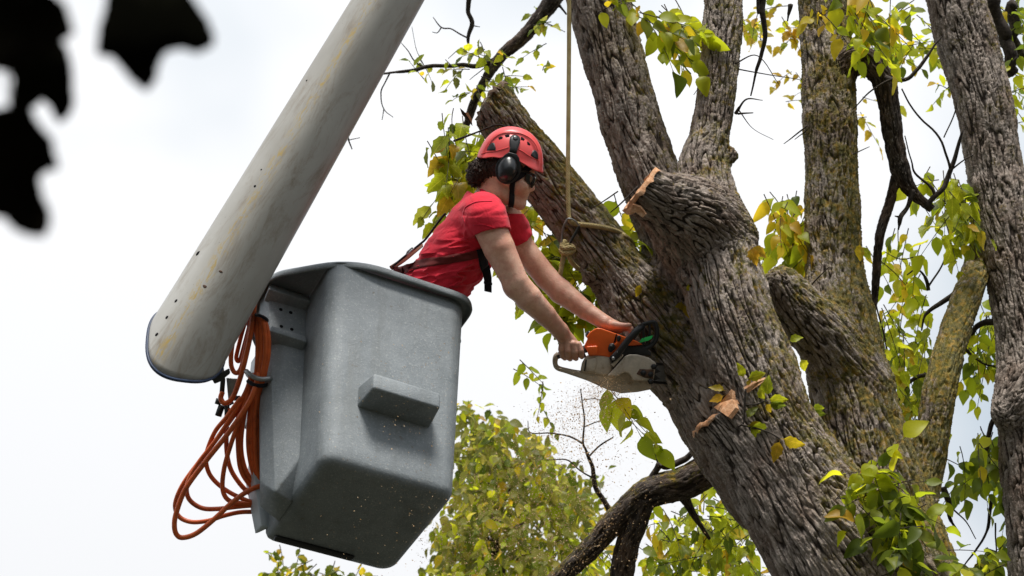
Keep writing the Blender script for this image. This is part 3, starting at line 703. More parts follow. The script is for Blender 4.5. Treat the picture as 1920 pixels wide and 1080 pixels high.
_dg = bpy.context.evaluated_depsgraph_get(); _elm_bvh = [BVHTree.FromObject(o, _dg) for o in elm.children if o.type == 'MESH']
def surf_d(px, py):
    "depth of the elm's bark at a pixel"
    d = (at(px, py, 1.0) - EYE).normalized(); best = None
    for b_ in _elm_bvh:
        l = b_.ray_cast(EYE, d)[0]
        if l is not None: q = (l - EYE).dot(FWD); best = q if best is None else min(best, q)
    return best
def cut_face(name, limb, parent, mt='wood', rough=0.008, scale=1.0, push=0.004, label=None):
    "sawn end: a slightly dished, ragged disc on the cut"
    c = np.array(limb.cut[0]); n_ = np.array(limb.cut[1]); u = np.cross(n_, [0.3, 0.2, 0.9]); u /= np.linalg.norm(u); v = np.cross(n_, u)
    d, co, rd = limb.coords(c[None]); r0 = rd[0] * scale; ax = limb.T[np.abs(limb.len - co[0, 2]).argmin()]; cosn = abs(ax @ n_)
    e = ax - n_ * (ax @ n_); e = e / (np.linalg.norm(e) + 1e-9); f = np.cross(n_, e); V = [c + n_ * push]; K, S_ = 8, 48
    # centre of the oblique section on the limb axis
    i = np.abs(limb.len - co[0, 2]).argmin(); p0 = limb.P[i]; t = ((c - p0) @ n_) / (ax @ n_); cc = p0 + ax * t; V = [cc + n_ * push]
    for k_ in range(1, K + 1):
        for j in range(S_):
            a = 2 * math.pi * j / S_; rr = r0 * k_ / K * (1 + (0.05 * math.sin(5 * a + 1) + 0.03 * math.sin(11 * a)) * (k_ / K)); p = cc + rr * (math.cos(a) * e / cosn + math.sin(a) * f)
            V.append(p + n_ * (push + R.uniform(-1, 1) * rough * (0.4 + 0.6 * k_ / K)))
    for j in range(S_): V.append(np.array(V[1 + (K - 1) * S_ + j]) - n_ * 0.022)
    F = [(0, 1 + j, 1 + (j + 1) % S_) for j in range(S_)] + [(1 + k_ * S_ + j, 1 + (k_ + 1) * S_ + j, 1 + (k_ + 1) * S_ + (j + 1) % S_, 1 + k_ * S_ + (j + 1) % S_) for k_ in range(K) for j in range(S_)]
    me = mesh(name, V, F); fix_normals(me); o = add(name, me, M[mt], parent)
    if label: o['label'] = label
    return o
cut_face('cut_face', STUB, elm, scale=1.04, label='pale orange sawn end of the thick cut stub')
cut_face('cut_face', LOW, elm, scale=1.0); cut_face('cut_face', Cl, elm, 'old_wood', scale=.97, rough=0.012)

def sliver(name, pts, wpx, thick, mt, parent):
    "torn flake of wood or bark: outline (px,py,d)"
    ds = [surf_d(p[0], p[1]) for p in pts] if wpx else [None]; hit = [q for q in ds if q]; pts = [(x, y, min((q or hit[0]), hit[0] + .06) - .012) for (x, y, _), q in zip(pts, ds)] if hit else pts
    V = [at(*p) for p in pts]; n_ = (V[1] - V[0]).cross(V[2] - V[0]).normalized() * thick; k = len(V)
    V2 = V + [v + n_ for v in V]; F = [tuple(range(k)), tuple(range(2 * k - 1, k - 1, -1))] + [(i, (i + 1) % k, k + (i + 1) % k, k + i) for i in range(k)]
    me = mesh(name, V2, F); fix_normals(me); return add(name, me, M[mt], parent, sm=False)
sliver('wood_splinter', [(1207, 337, 7.97), (1222, 322, 7.97), (1231, 326, 7.97), (1212, 343, 7.97)], 0, 0.02, 'wood', elm)
sliver('wood_splinter', [(1172, 398, 7.86), (1186, 383, 7.83), (1200, 388, 7.82), (1211, 402, 7.83), (1205, 408, 7.83), (1192, 398, 7.83), (1180, 404, 7.84)], 0, 0.015, 'wood', elm)
sliver('bark_splinter', [(862, 202, 8.5), (869, 208, 8.5), (884, 224, 8.5), (886, 236, 8.5), (876, 225, 8.5), (866, 214, 8.5)], 0, 0.02, 'twig', elm)
sliver('wood_splinter', [(872, 211, 8.49), (878, 211, 8.49), (885, 224, 8.49), (885, 231, 8.49)], 0, 0.012, 'wood', elm)
sliver('wood_splinter', [(1345, 768, 7.80), (1356, 760, 7.78), (1372, 742, 7.78), (1378, 734, 7.80), (1380, 752, 7.78), (1386, 768, 7.74), (1372, 786, 7.74), (1358, 776, 7.76)], 1, 0.02, 'wood', elm)
sliver('wood_splinter', [(1396, 730, 7.76), (1420, 716, 7.78), (1437, 711, 7.80), (1422, 723, 7.77), (1402, 737, 7.76)], 1, 0.012, 'wood', elm)

# ---- the second stem of the elm, with its stub, its thin lichened limb and the dead hanging branch
E1 = Limb([(1720, 1220, 8.2, 240), (1685, 1080, 8.36, 215), (1650, 960, 8.5, 190), (1618, 830, 8.64, 168), (1592, 720, 8.77, 155), (1572, 610, 8.9, 140), (1563, 500, 9.05, 110), (1560, 380, 9.2, 100), (1558, 260, 9.35, 99), (1553, 140, 9.5, 98), (1545, 30, 9.65, 92), (1532, -150, 9.9, 90)], n=76, lich=0.52)
ES = Limb([(1610, 720, 8.72, 120), (1545, 635, 8.72, 112), (1490, 570, 8.72, 92), (1466, 535, 8.72, 70)], n=14, lich=0.40)
F1 = Limb([(1720, 1150, 8.4, 110), (1706, 1010, 8.55, 86), (1730, 900, 8.7, 68), (1747, 820, 8.8, 65), (1762, 730, 8.92, 62), (1788, 630, 9.2, 55), (1822, 530, 9.55, 52), (1845, 450, 9.9, 46), (1866, 370, 10.2, 42), (1880, 320, 10.4, 38)], n=40, lich=0.62)
H1 = Limb([(1560, 150, 9.48, 80), (1605, 112, 9.45, 54), (1648, 135, 9.42, 44), (1668, 190, 9.40, 38), (1678, 260, 9.38, 34), (1690, 320, 9.36, 32)], n=26, lich=-0.3)
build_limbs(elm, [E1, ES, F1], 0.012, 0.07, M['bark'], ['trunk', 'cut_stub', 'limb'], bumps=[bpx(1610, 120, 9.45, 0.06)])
bark_tube('dead_branch', [(1565, 150, 9.46, 70), (1604, 108, 9.42, 52), (1650, 138, 9.38, 46), (1666, 190, 9.36, 40), (1675, 260, 9.34, 36), (1692, 330, 9.32, 34), (1715, 365, 9.32, 22), (1748, 392, 9.32, 14)], elm, M['bark_dark'], lich=-0.2, step=0.008, sm=0.12)
bark_tube('dead_branch', [(1683, 320, 9.33, 22), (1668, 380, 9.33, 18), (1650, 440, 9.3, 18), (1643, 510, 9.3, 16), (1640, 560, 9.3, 14), (1632, 605, 9.3, 8)], elm, M['bark_dark'], lich=-0.3, step=0.008, sm=0.12)
for pts in ([(1706, 350, 9.3, 15), (1700, 385, 9.28, 10), (1688, 410, 9.25, 11), (1684, 432, 9.25, 4)], [(1688, 408, 9.25, 8), (1678, 405, 9.25, 3)],
            [(1740, 392, 9.3, 12), (1765, 350, 9.3, 11), (1785, 315, 9.3, 10), (1805, 240, 9.3, 6)], [(1755, 372, 9.3, 8), (1745, 350, 9.3, 7), (1715, 325, 9.3, 6), (1708, 300, 9.3, 4), (1696, 255, 9.3, 3)], [(1783, 317, 9.3, 7), (1760, 255, 9.3, 6), (1715, 210, 9.3, 5), (1690, 165, 9.3, 4)],
            [(1652, 138, 9.36, 12), (1690, 152, 9.2, 9), (1720, 130, 9.2, 8), (1750, 88, 9.2, 6), (1765, 70, 9.2, 3)], [(1680, 148, 9.2, 7), (1640, 165, 9.2, 5), (1600, 205, 9.2, 3)], [(1780, 322, 9.3, 5), (1808, 300, 9.3, 4), (1826, 290, 9.3, 3)], [(1770, 258, 9.3, 4), (1790, 215, 9.3, 4), (1795, 185, 9.3, 2)],
            [(1428, -10, 8.9, 14), (1430, 30, 8.9, 12), (1433, 80, 8.9, 9), (1420, 130, 8.9, 7), (1407, 180, 8.9, 4)], [(1420, -8, 8.9, 10), (1424, 25, 8.9, 8)], [(1480, 8, 8.9, 12), (1477, 40, 8.9, 4)],
            [(1380, 215, 8.45, 8), (1400, 187, 8.4, 5), (1430, 188, 8.4, 2)], [(1384, 215, 8.45, 6), (1412, 212, 8.4, 3)], [(1378, 120, 8.5, 5), (1420, 104, 8.5, 3), (1462, 160, 8.5, 2)], [(1384, 130, 8.5, 4), (1440, 140, 8.5, 3), (1500, 150, 8.5, 2)], [(1386, 208, 8.5, 4), (1410, 240, 8.5, 2), (1450, 262, 8.5, 1.6)],
            [(1334, 130, 8.5, 4), (1320, 150, 8.5, 3), (1300, 178, 8.5, 2)], [(1196, 350, 8.3, 5), (1160, 385, 8.25, 4), (1145, 398, 8.3, 3)], [(1158, 360, 8.35, 4), (1120, 385, 8.3, 3), (1108, 392, 8.3, 2)],
            [(895, 247, 8.4, 5), (930, 236, 8.4, 6), (965, 240, 8.42, 6)], [(895, 247, 8.4, 5), (858, 262, 8.4, 7), (850, 265, 8.4, 5)],
            [(1512, 235, 9.3, 5), (1490, 255, 9.3, 4), (1470, 270, 9.3, 2)], [(1512, 245, 9.3, 4), (1490, 262, 9.3, 2)], [(1598, 290, 9.2, 4), (1630, 275, 9.2, 2)], [(1518, 540, 8.85, 5), (1535, 520, 8.8, 4), (1555, 500, 8.75, 2)]):
    twig_tube('twig', pts, elm)

# ---- the stem at the right edge
g0 = at(1985, 1150, 8.9); gt = thing('elm_tree', 'grey brown ridged trunk leaning along the right edge, leaves hanging beside it', 'tree', (g0.x, g0.y, 0))
G1 = Limb([(2010, 1240, 8.9, 200), (1985, 1080, 9.05, 170), (1962, 960, 9.15, 150), (1950, 860, 9.25, 148), (1942, 770, 9.33, 140), (1938, 690, 9.4, 128), (1925, 600, 9.5, 116), (1905, 510, 9.6, 112), (1884, 420, 9.7, 112), (1862, 300, 9.85, 104), (1846, 200, 9.95, 102), (1814, 85, 10.1, 106), (1788, -10, 10.2, 100), (1750, -160, 10.4, 98)], n=80, lich=0.18)
GS = Limb([(1950, 690, 9.36, 110), (1915, 740, 9.28, 95), (1890, 775, 9.22, 60)], n=12, lich=0.0)
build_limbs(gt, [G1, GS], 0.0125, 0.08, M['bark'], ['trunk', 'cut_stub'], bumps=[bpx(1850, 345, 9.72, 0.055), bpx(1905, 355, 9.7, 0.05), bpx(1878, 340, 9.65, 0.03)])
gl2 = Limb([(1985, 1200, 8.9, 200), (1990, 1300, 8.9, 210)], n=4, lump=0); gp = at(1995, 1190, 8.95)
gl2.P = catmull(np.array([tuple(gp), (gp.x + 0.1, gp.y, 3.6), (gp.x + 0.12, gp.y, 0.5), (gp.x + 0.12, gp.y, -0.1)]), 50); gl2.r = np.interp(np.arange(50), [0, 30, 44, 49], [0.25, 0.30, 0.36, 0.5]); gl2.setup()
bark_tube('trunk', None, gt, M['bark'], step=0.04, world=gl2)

# ---- trees further back
i0 = at(1330, 1180, 10.5); it = thing('elm_tree', 'tree behind the sawn trunk with an arching mossy limb and olive leaves', 'tree', (i0.x + 0.8, i0.y + 0.5, 0), 'trees beyond the lift')
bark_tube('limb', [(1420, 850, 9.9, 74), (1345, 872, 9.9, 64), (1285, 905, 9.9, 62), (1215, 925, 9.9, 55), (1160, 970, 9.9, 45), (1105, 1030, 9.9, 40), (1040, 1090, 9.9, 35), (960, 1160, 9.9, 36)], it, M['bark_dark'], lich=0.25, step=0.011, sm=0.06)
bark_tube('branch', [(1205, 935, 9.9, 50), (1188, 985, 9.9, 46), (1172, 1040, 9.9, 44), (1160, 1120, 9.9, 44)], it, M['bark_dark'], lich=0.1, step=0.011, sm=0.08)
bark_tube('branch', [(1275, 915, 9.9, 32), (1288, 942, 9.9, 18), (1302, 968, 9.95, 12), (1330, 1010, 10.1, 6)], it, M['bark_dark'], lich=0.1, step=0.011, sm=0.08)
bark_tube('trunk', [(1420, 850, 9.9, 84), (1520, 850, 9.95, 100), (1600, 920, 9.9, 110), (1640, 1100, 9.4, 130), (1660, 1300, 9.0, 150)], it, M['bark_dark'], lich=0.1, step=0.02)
for pts in ([(1216, 905, 9.9, 16), (1228, 880, 9.9, 14), (1237, 868, 9.9, 17), (1250, 872, 9.9, 14), (1285, 862, 9.9, 13), (1308, 840, 9.9, 10)], [(1236, 870, 9.9, 8), (1230, 855, 9.9, 6), (1224, 838, 9.9, 5)],
            [(1142, 962, 10, 12), (1128, 930, 10, 11), (1112, 885, 10, 9), (1098, 845, 10, 7), (1092, 830, 10, 6), (1096, 795, 10, 5), (1093, 755, 10, 4), (1088, 730, 10, 3)], [(1092, 832, 10, 6), (1070, 820, 10, 5), (1035, 812, 10, 4), (995, 812, 10, 3), (990, 790, 10, 2)], [(1102, 856, 10, 5), (1122, 838, 10, 5), (1150, 820, 10, 4)],
            [(1110, 895, 10, 5), (1085, 880, 10, 4), (1062, 862, 10, 4), (1025, 862, 10, 2)], [(1097, 800, 10, 3), (1120, 790, 10, 3), (1140, 788, 10, 2)], [(1094, 750, 10, 3), (1115, 748, 10, 2.5), (1135, 752, 10, 2)]):
    twig_tube('twig', pts, it)
j0 = at(1000, -40, 12.5); jt = thing('elm_tree', 'thin dark bare branched tree above the worker with sparse leaves', 'tree', (j0.x, j0.y, 0), 'trees beyond the lift')
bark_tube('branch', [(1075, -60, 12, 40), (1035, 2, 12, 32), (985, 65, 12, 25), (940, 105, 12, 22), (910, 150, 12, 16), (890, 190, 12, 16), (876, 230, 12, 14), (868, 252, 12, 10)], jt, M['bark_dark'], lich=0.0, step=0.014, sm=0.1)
tk = Limb([(1075, -60, 12, 40), (1100, -100, 12, 44)], n=4, lump=0); tp = at(1075, -55, 12); tk.P = catmull(np.array([tuple(tp), tuple(tp + Vector((0.5, 0.2, 0.1))), tuple(tp + Vector((0.9, 0.5, -1.2))), (tp.x + 1.0, tp.y + 0.7, 4), (tp.x + 1.0, tp.y + 0.7, -0.1)]), 60); tk.r = np.interp(np.arange(60), [0, 20, 59], [0.075, 0.12, 0.2]); tk.setup()
tk = None
for pts in ([(945, 100, 12, 14), (915, 116, 12, 13), (885, 122, 12, 11), (830, 123, 12, 9), (795, 126, 12, 9), (745, 135, 12, 7), (700, 138, 12, 6)], [(880, -15, 12, 12), (876, 20, 12, 10), (882, 46, 12, 11), (880, 70, 12, 8), (878, 90, 12, 5)], [(880, 72, 12, 5), (862, 62, 12, 4.5), (845, 54, 12, 4), (828, 52, 12, 4), (812, 32, 12, 2)],
            [(828, 52, 12, 4), (820, 62, 12, 3), (810, 60, 12, 2)], [(792, 124, 12, 5), (775, 112, 12, 4), (765, 95, 12, 3), (752, 80, 12, 2)], [(730, 138, 12, 5), (722, 155, 12, 4), (714, 175, 12, 4), (720, 205, 12, 3), (738, 220, 12, 2)], [(720, 203, 12, 3), (716, 225, 12, 2)], [(795, 122, 12, 3), (780, 90, 12, 2), (772, 50, 12, 1.6)],
            [(1030, 0, 12, 8), (1050, 12, 12, 7), (1062, 28, 12, 5)], [(870, 238, 12, 7), (860, 240, 12, 5), (858, 236, 12, 3)], [(945, 105, 12, 3), (905, 130, 12, 3), (880, 150, 12, 2)], [(885, 48, 12, 4), (900, 50, 12, 2)], [(1005, 40, 12, 4), (1030, 46, 12, 3), (1060, 60, 12, 2)],
            [(648, 232, 12, 8), (652, 250, 12, 6), (660, 280, 12, 3)], [(655, 262, 12, 3), (675, 258, 12, 2)], [(860, 92, 12, 3), (840, 110, 12, 2)]):
    twig_tube('twig', pts, jt)
# ------------------------------------------------------------------ boom
bm0 = at(340, 655, 7.2)
boom = thing('lift_boom', 'long dirty white fibreglass boom of a bucket lift crossing the sky', 'boom', tuple(bm0))
def boom_build():
    A0 = at(337, 668, 7.22); A1 = at(728, 0, 7.95); ax = (A1 - A0).normalized(); ln = (A1 - A0).length; far = ln * 2.4
    view = (A0 - EYE).normalized(); side = ax.cross(view).normalized(); front = side.cross(ax).normalized()
    if front.dot(view) > 0: front = -front
    if side.dot(RT) < 0: side = -side
    a = math.radians(24); f2 = front * math.cos(a) + side * math.sin(a); s2 = side * math.cos(a) - front * math.sin(a)
    K, S_ = 60, 72; V = []; C = []; h0 = 0.166; F = []
    for i in range(K + 1):
        u = far * (i / K) ** 1.3 - 0.06; hh = h0 * (1 - 0.17 * max(u, 0) / ln) if u < ln * 1.3 else h0 * (1 - 0.17 * 1.3)
        for j in range(S_):
            t = 2 * math.pi * j / S_; c, s = math.cos(t), math.sin(t); e = 0.74; x = math.copysign(abs(c) ** e, c) * hh; y = math.copysign(abs(s) ** e, s) * hh
            off = s2 * x + f2 * y; uu = u
            if i < 8: uu = u + (8 - i) / 8 * (0.125 - 0.20 * off.dot(front) / hh)
            V.append(A0 + ax * uu + off); C.append((t / (2 * math.pi), 0.0, uu))
    for i in range(K):
        for j in range(S_): F.append((i * S_ + j, i * S_ + (j + 1) % S_, (i + 1) * S_ + (j + 1) % S_, (i + 1) * S_ + j))
    # hollow end: inner wall running back into the tube
    n0 = len(V)
    for q in range(2):
        for j in range(S_): V.append(Vector(V[j]) + ((A0 + ax * (0)) - Vector(V[j])) * 0.0 + ax * (0.0 if q == 0 else 0.25) + (lambda o: -o * 0.06)(Vector(V[j]) - A0 - ax * ((Vector(V[j]) - A0).dot(ax)))); C.append((0.9, 0, 0))
    for j in range(S_):
        k = (j + 1) % S_; F.append((j, n0 + j, n0 + k, k)); F.append((n0 + j, n0 + S_ + j, n0 + S_ + k, n0 + k))
    F.append(tuple(n0 + S_ + j for j in range(S_)))
    me = mesh('boom_tube', V, F); fix_normals(me); me.attributes.new('bco', 'FLOAT_VECTOR', 'POINT').data.foreach_set('vector', np.array(C, np.float32).ravel())
    o = add('boom_tube', me, M['boom'], boom)
    rim = [Vector(V[j]) - ax * 0.003 for j in range(S_)]; V2, F2 = tube_geo(rim, 0.0075, 6, True); add('end_rim', mesh('end_rim', V2, F2), M['boom_rim'], boom)
    return me, ax
boom_me, boom_ax = boom_build(); bb = bvh_of(boom_me)
for x, y, r_ in ((371, 475, 5.0), (326, 529, 3.6), (308, 556, 3.6), (330, 564, 3.4), (291, 583, 3.4), (313, 595, 3.4), (294, 627, 3.6), (478, 349, 2.4), (575, 151, 2.0), (490, 318, 1.6)):
    l, n_ = shoot(bb, x, y)
    if l is None: continue
    lathe('bolt_hole', l - n_ * 0.01, n_, [(0, 0.0001), (0, r_ * 0.0023), (0.0112, r_ * 0.0023), (0.0112, 0.0001)], M['hole'], boom, 14)
def blot(x, y, a, b, rot): return [(x + a * math.cos(t) * math.cos(rot) * R.uniform(.7, 1.2) - b * math.sin(t) * math.sin(rot), y + a * math.cos(t) * math.sin(rot) + b * math.sin(t) * math.cos(rot) * R.uniform(.7, 1.2)) for t in np.arange(0, 2 * math.pi, 0.5)]
for x, y, a, b_, ro in ((384, 537, 4, 3, .5), (414, 509, 4, 2.2, .4)):
    patch('stain', bb, blot(x, y, a, b_, ro), 0.0008, M['stain'], boom, 2, 0.0004)
lf, lfn = shoot(bb, 392, 668)
extrude('hose_bracket', [(372, 700), (388, 716), (398, 712), (402, 720), (412, 716), (432, 700), (430, 690), (404, 704), (392, 694)], 300, 324, M['fitting'], boom, 2)

# ------------------------------------------------------------------ bucket
BO = EYE + Vector((-0.786, 5.588, 4.181)); BY = 0.4916; bcx, bsx = math.cos(BY), math.sin(BY)
BL, BW, BH, TAP = 0.61, 0.677, 1.086, 0.034
def bw(x, y, z): return BO + Vector((x * bcx - y * bsx, x * bsx + y * bcx, z))
bucket = thing('lift_bucket', 'grey fibreglass work bucket with a moulded step, worker standing inside', 'bucket', tuple(bw(BL / 2, BW / 2, 0)))
def rrect(x0, y0, x1, y1, r, per=8, ed=6):
    P = []; r0 = r
    for (cx, cy, a0) in ((x1 - r, y1 - r, 0), (x0 + r * .45, y1 - r * .45, 90), (x0 + r, y0 + r, 180), (x1 - r, y0 + r, 270)):
        r = r0 * (.45 if a0 == 90 else 1)
        for k in range(per + 1): a = math.radians(a0 + 90 * k / per); P.append((cx + r * math.cos(a), cy + r * math.sin(a)))
    out = []
    for i in range(len(P)):
        a, b = P[i], P[(i + 1) % len(P)]; out.append(a)
        if math.dist(a, b) > 0.1: out += [(a[0] + (b[0] - a[0]) * k / ed, a[1] + (b[1] - a[1]) * k / ed) for k in range(1, ed)]
    return out
def tap(z): return TAP * z / BH
def loft(levels, cap_first=True, cap_last=False):
    V = []; F = []; n = len(levels[0])
    for lv in levels: V += lv
    for i in range(len(levels) - 1):
        for j in range(n): k = (j + 1) % n; F.append((i * n + j, i * n + k, (i + 1) * n + k, (i + 1) * n + j))
    if cap_first: F.append(tuple(range(n - 1, -1, -1)))
    if cap_last: F.append(tuple((len(levels) - 1) * n + j for j in range(n)))
    return V, F
def lvl(z, ins, r): t = tap(z); return [bw(x, y, z) for x, y in rrect(-t + ins, -t + ins, BL + t - ins, BW + t - ins, r)]
zs = [(0, .055, .050), (0.002, .036, .055), (.008, .019, .06), (.020, .008, .066), (.040, .002, .072), (.085, 0, .078)] + [(z, 0, .08) for z in (.2, .35, .5, .65, .8, .95, 1.06)]
V, F = loft([lvl(*q) for q in zs] + [lvl(1.068, 0.006, .078)] + [lvl(z, 0.014, .07) for z in (1.06, .8, .4, .1, .05)], True, True)
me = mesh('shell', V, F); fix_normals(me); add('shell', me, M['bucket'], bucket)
# rim: flange with a turned-down lip, wide over the mounting boss
t1 = tap(BH); ov = 0.036
def roundpoly(P, rr, per=7):
    out = []; n = len(P)
    for i in range(n):
        p = np.array(P[i], float); a = np.array(P[i - 1], float) - p; b = np.array(P[(i + 1) % n], float) - p
        la, lb = np.linalg.norm(a), np.linalg.norm(b); r_ = min(rr[i], la * .45, lb * .45); s, e = p + a / la * r_, p + b / lb * r_
        for k in range(per + 1): t = k / per; out.append(tuple((1 - t) ** 2 * s + 2 * t * (1 - t) * p + t * t * e))
    return out
outline = roundpoly([(BL + t1 + ov, -t1 - ov), (BL + t1 + ov, BW + t1 + ov), (-t1 - ov, BW + t1 + ov), (-.25, .50), (-.25, .19), (.05, -t1 - ov)], [.11, .11, .11, .07, .08, .17])
def polar(P, c, n=200):
    P = np.array(P); out = []
    for i in range(n):
        a = 2 * math.pi * i / n; d = np.array([math.cos(a), math.sin(a)]); best = 0
        for p, q in zip(P, np.roll(P, -1, 0)):
            e = q - p; den = d[0] * e[1] - d[1] * e[0]
            if abs(den) < 1e-12: continue
            w_ = p - c; t = (w_[0] * e[1] - w_[1] * e[0]) / den; u = (w_[0] * d[1] - w_[1] * d[0]) / den
            if t > 0 and -1e-9 <= u <= 1 + 1e-9: best = max(best, t)
        out.append((c[0] + d[0] * best, c[1] + d[1] * best))
    return out
cc = np.array([.28, .33]); po = polar(outline, cc); pi_ = polar(rrect(-t1 + .013, -t1 + .013, BL + t1 - .013, BW + t1 - .013, .07), cc); pw = polar(rrect(-t1 - .001, -t1 - .001, BL + t1 + .001, BW + t1 + .001, .08), cc)
def ins(P, d): return [tuple(np.array(p) + (cc - np.array(p)) / np.linalg.norm(cc - np.array(p)) * d) for p in P]
Z = BH
lv = [[bw(x, y, Z - .014) for x, y in pi_], [bw(x, y, Z + .004) for x, y in pi_], [bw(x, y, Z + .006) for x, y in ins(po, .02)], [bw(x, y, Z + .002) for x, y in ins(po, .004)], [bw(x, y, Z - .008) for x, y in po],
      [bw(x, y, Z - .032) for x, y in ins(po, -.003)], [bw(x, y, Z - .037) for x, y in ins(po, .003)], [bw(x, y, Z - .034) for x, y in ins(po, .009)], [bw(x, y, Z - .012) for x, y in ins(po, .013)], [bw(x, y, Z - .014) for x, y in pw]]
V, F = loft(lv, False, False); n = 200
for j in range(n): F.append(((len(lv) - 1) * n + j, (len(lv) - 1) * n + (j + 1) % n, (j + 1) % n, j))
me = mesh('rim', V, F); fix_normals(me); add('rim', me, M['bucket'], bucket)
def hull(name, pts, mt, parent, bev=0.008, seg=3, **props):
    bm = bmesh.new()
    for p in pts: bm.verts.new(p)
    bmesh.ops.convex_hull(bm, input=bm.verts); bmesh.ops.dissolve_limit(bm, angle_limit=0.02, verts=bm.verts, edges=bm.edges)
    me = bpy.data.meshes.new(name); bm.to_mesh(me); bm.free(); o = add(name, me, mt, parent, **props)
    if bev: bevel(o, bev, seg)
    return o
sx, sz, sw, sh, sd = .141, .310, .322, .086, .134
yb = lambda z: -tap(z)
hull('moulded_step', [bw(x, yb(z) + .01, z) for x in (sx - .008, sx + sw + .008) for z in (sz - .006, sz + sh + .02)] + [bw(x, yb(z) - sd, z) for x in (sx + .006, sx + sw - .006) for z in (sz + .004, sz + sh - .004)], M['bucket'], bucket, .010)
# mounting boss at the left: front face with two ledges and four bolt holes
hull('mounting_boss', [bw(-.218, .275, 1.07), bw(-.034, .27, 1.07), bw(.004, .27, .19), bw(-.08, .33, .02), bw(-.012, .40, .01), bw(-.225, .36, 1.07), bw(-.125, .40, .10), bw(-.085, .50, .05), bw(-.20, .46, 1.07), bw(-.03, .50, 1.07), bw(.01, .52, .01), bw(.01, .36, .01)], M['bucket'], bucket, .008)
for za, zb, xl in ((1.006, 1.066, -.226), (.768, .826, -.200)):
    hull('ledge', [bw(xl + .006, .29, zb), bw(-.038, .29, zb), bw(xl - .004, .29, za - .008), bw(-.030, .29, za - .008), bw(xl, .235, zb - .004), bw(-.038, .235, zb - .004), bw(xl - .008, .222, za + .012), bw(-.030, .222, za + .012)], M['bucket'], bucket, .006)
bbv = bvh_of([o for o in bpy.data.objects if o.name == 'mounting_boss'][0].data)
for x, y in ((526.5, 580.5), (545, 586), (527.5, 612), (547, 617.5)):
    l, n_ = shoot(bbv, x, y)
    if l is not None: lathe('bolt_hole', l - n_ * .01, n_, [(0, .0001), (0, .0085), (.0112, .0085), (.0112, .0001)], M['hole'], bucket, 16)
hull('base_skid', [bw(x, y, z) for x in (.03, .40) for y in (.596, .632) for z in (-.016, .006)], M['black'], bucket, .01)
hull('control_box', [bw(x, y, z) for x in (-.13, -.02) for y in (.60, .72) for z in (.60, 1.0)], M['steel'], bucket, .012)
hull('back_flange', [bw(-.06, .58, .95), bw(-.06, .72, .95), bw(-.10, .60, .3), bw(-.10, .70, .3), bw(-.03, .62, .04), bw(-.03, .70, .04), bw(.01, .62, .95), bw(.01, .62, .04)], M['bucket_in'], bucket, .01)
hull('rim_hook', [bw(BL + .07, .13, 1.03), bw(BL + .045, .13, 1.03), bw(BL + .07, .17, 1.03), bw(BL + .03, .13, .90), bw(BL + .045, .15, .90), bw(BL + .08, .13, .98)], M['black'], bucket, .004)

# ------------------------------------------------------------------ hydraulic hoses tied to the bucket
hz0 = pz(470, 720, 180); hoses = thing('hose_bundle', 'bundle of looping orange hydraulic hoses clamped to the side of the bucket', 'hose', tuple(hz0))
def hose(pts, r_=4.3, z=None): return ptube('hose', pts, r_, M['hose'], hoses, 8, 14 * len(pts))
ZH = 215
hose([(490, 480, 190), (482, 524, 200), (478, 560, 210), (474, 600, 215), (466, 646, 215), (453, 700, 215), (437, 744, 215), (422, 756, 214), (414, 747, 212), (417, 735, 210)], 4.6)
hose([(484, 500, 195), (474, 545, 200), (456, 589, 200), (438, 635, 202), (433, 680, 204), (441, 699, 206), (452, 690, 208), (461, 650, 206), (472, 600, 200), (478, 540, 195)], 4.2)
hose([(476, 520, 190), (455, 580, 190), (425, 630, 190), (411, 655, 190), (408, 678, 190), (412, 687, 192), (421, 668, 194), (431, 630, 194), (450, 580, 192), (468, 540, 190)], 4.0)
hose([(480, 520, 188), (470, 570, 186), (455, 620, 186), (446, 655, 188), (443, 672, 188), (449, 676, 188), (457, 650, 188), (470, 600, 188), (480, 560, 188)], 3.8)
hose([(470, 545, 196), (450, 585, 196), (438, 615, 196), (425, 640, 196), (418, 646, 196), (421, 632, 194), (445, 590, 192)], 3.6)
for dx, dz in ((0, 0), (7, 3), (13, -2), (-7, -3), (3, -8)):
    hose([(486 + dx * .2, 640, 206 + dz), (480 + dx * .3, 612, 208 + dz), (482 + dx * .5, 596, 212 + dz), (487 + dx * .7, 600, 216 + dz), (490 + dx, 630, 218 + dz), (490 + dx, 665, 220 + dz), (486 + dx * .8, 700, 220 + dz), (480 + dx * .6, 735, 218 + dz), (474 + dx * .7, 770, 214 + dz), (472 + dx * .9, 830, 214 + dz), (478 + dx * .7, 880, 216 + dz), (490 + dx * .4, 910 + dx, 212), (505, 930 + dx, 190)], 4.4)
A = lambda p, z0=222, z1=235, n=None: [(x, y, z0 + (z1 - z0) * math.sin(math.pi * i / (len(p) - 1))) for i, (x, y) in enumerate(p)]
hose(A([(484, 700), (478, 728), (462, 762), (428, 812), (388, 862), (349, 915), (331, 960), (327, 985), (331, 1002), (343, 1008), (368, 1000), (402, 973), (432, 945), (458, 925), (480, 914), (502, 908)], 222, 275), 4.7)
hose(A([(477, 700), (468, 728), (448, 765), (418, 808), (378, 860), (345, 905), (330, 938), (330, 958), (340, 972), (362, 979), (392, 976), (420, 967), (455, 960), (502, 961)], 220, 200), 4.2)
hose(A([(472, 700), (462, 732), (440, 772), (405, 825), (372, 868), (354, 900), (350, 922), (358, 940), (380, 953), (410, 954), (445, 950), (475, 948), (504, 952)], 217, 230), 4.2)
hose(A([(428, 765), (425, 800), (425, 845), (432, 878), (446, 902), (462, 920), (480, 932), (502, 940)], 205, 208), 4.2)
hose(A([(448, 760), (446, 800), (447, 850), (452, 882), (466, 906), (484, 922), (502, 930)], 208, 212), 4.2)
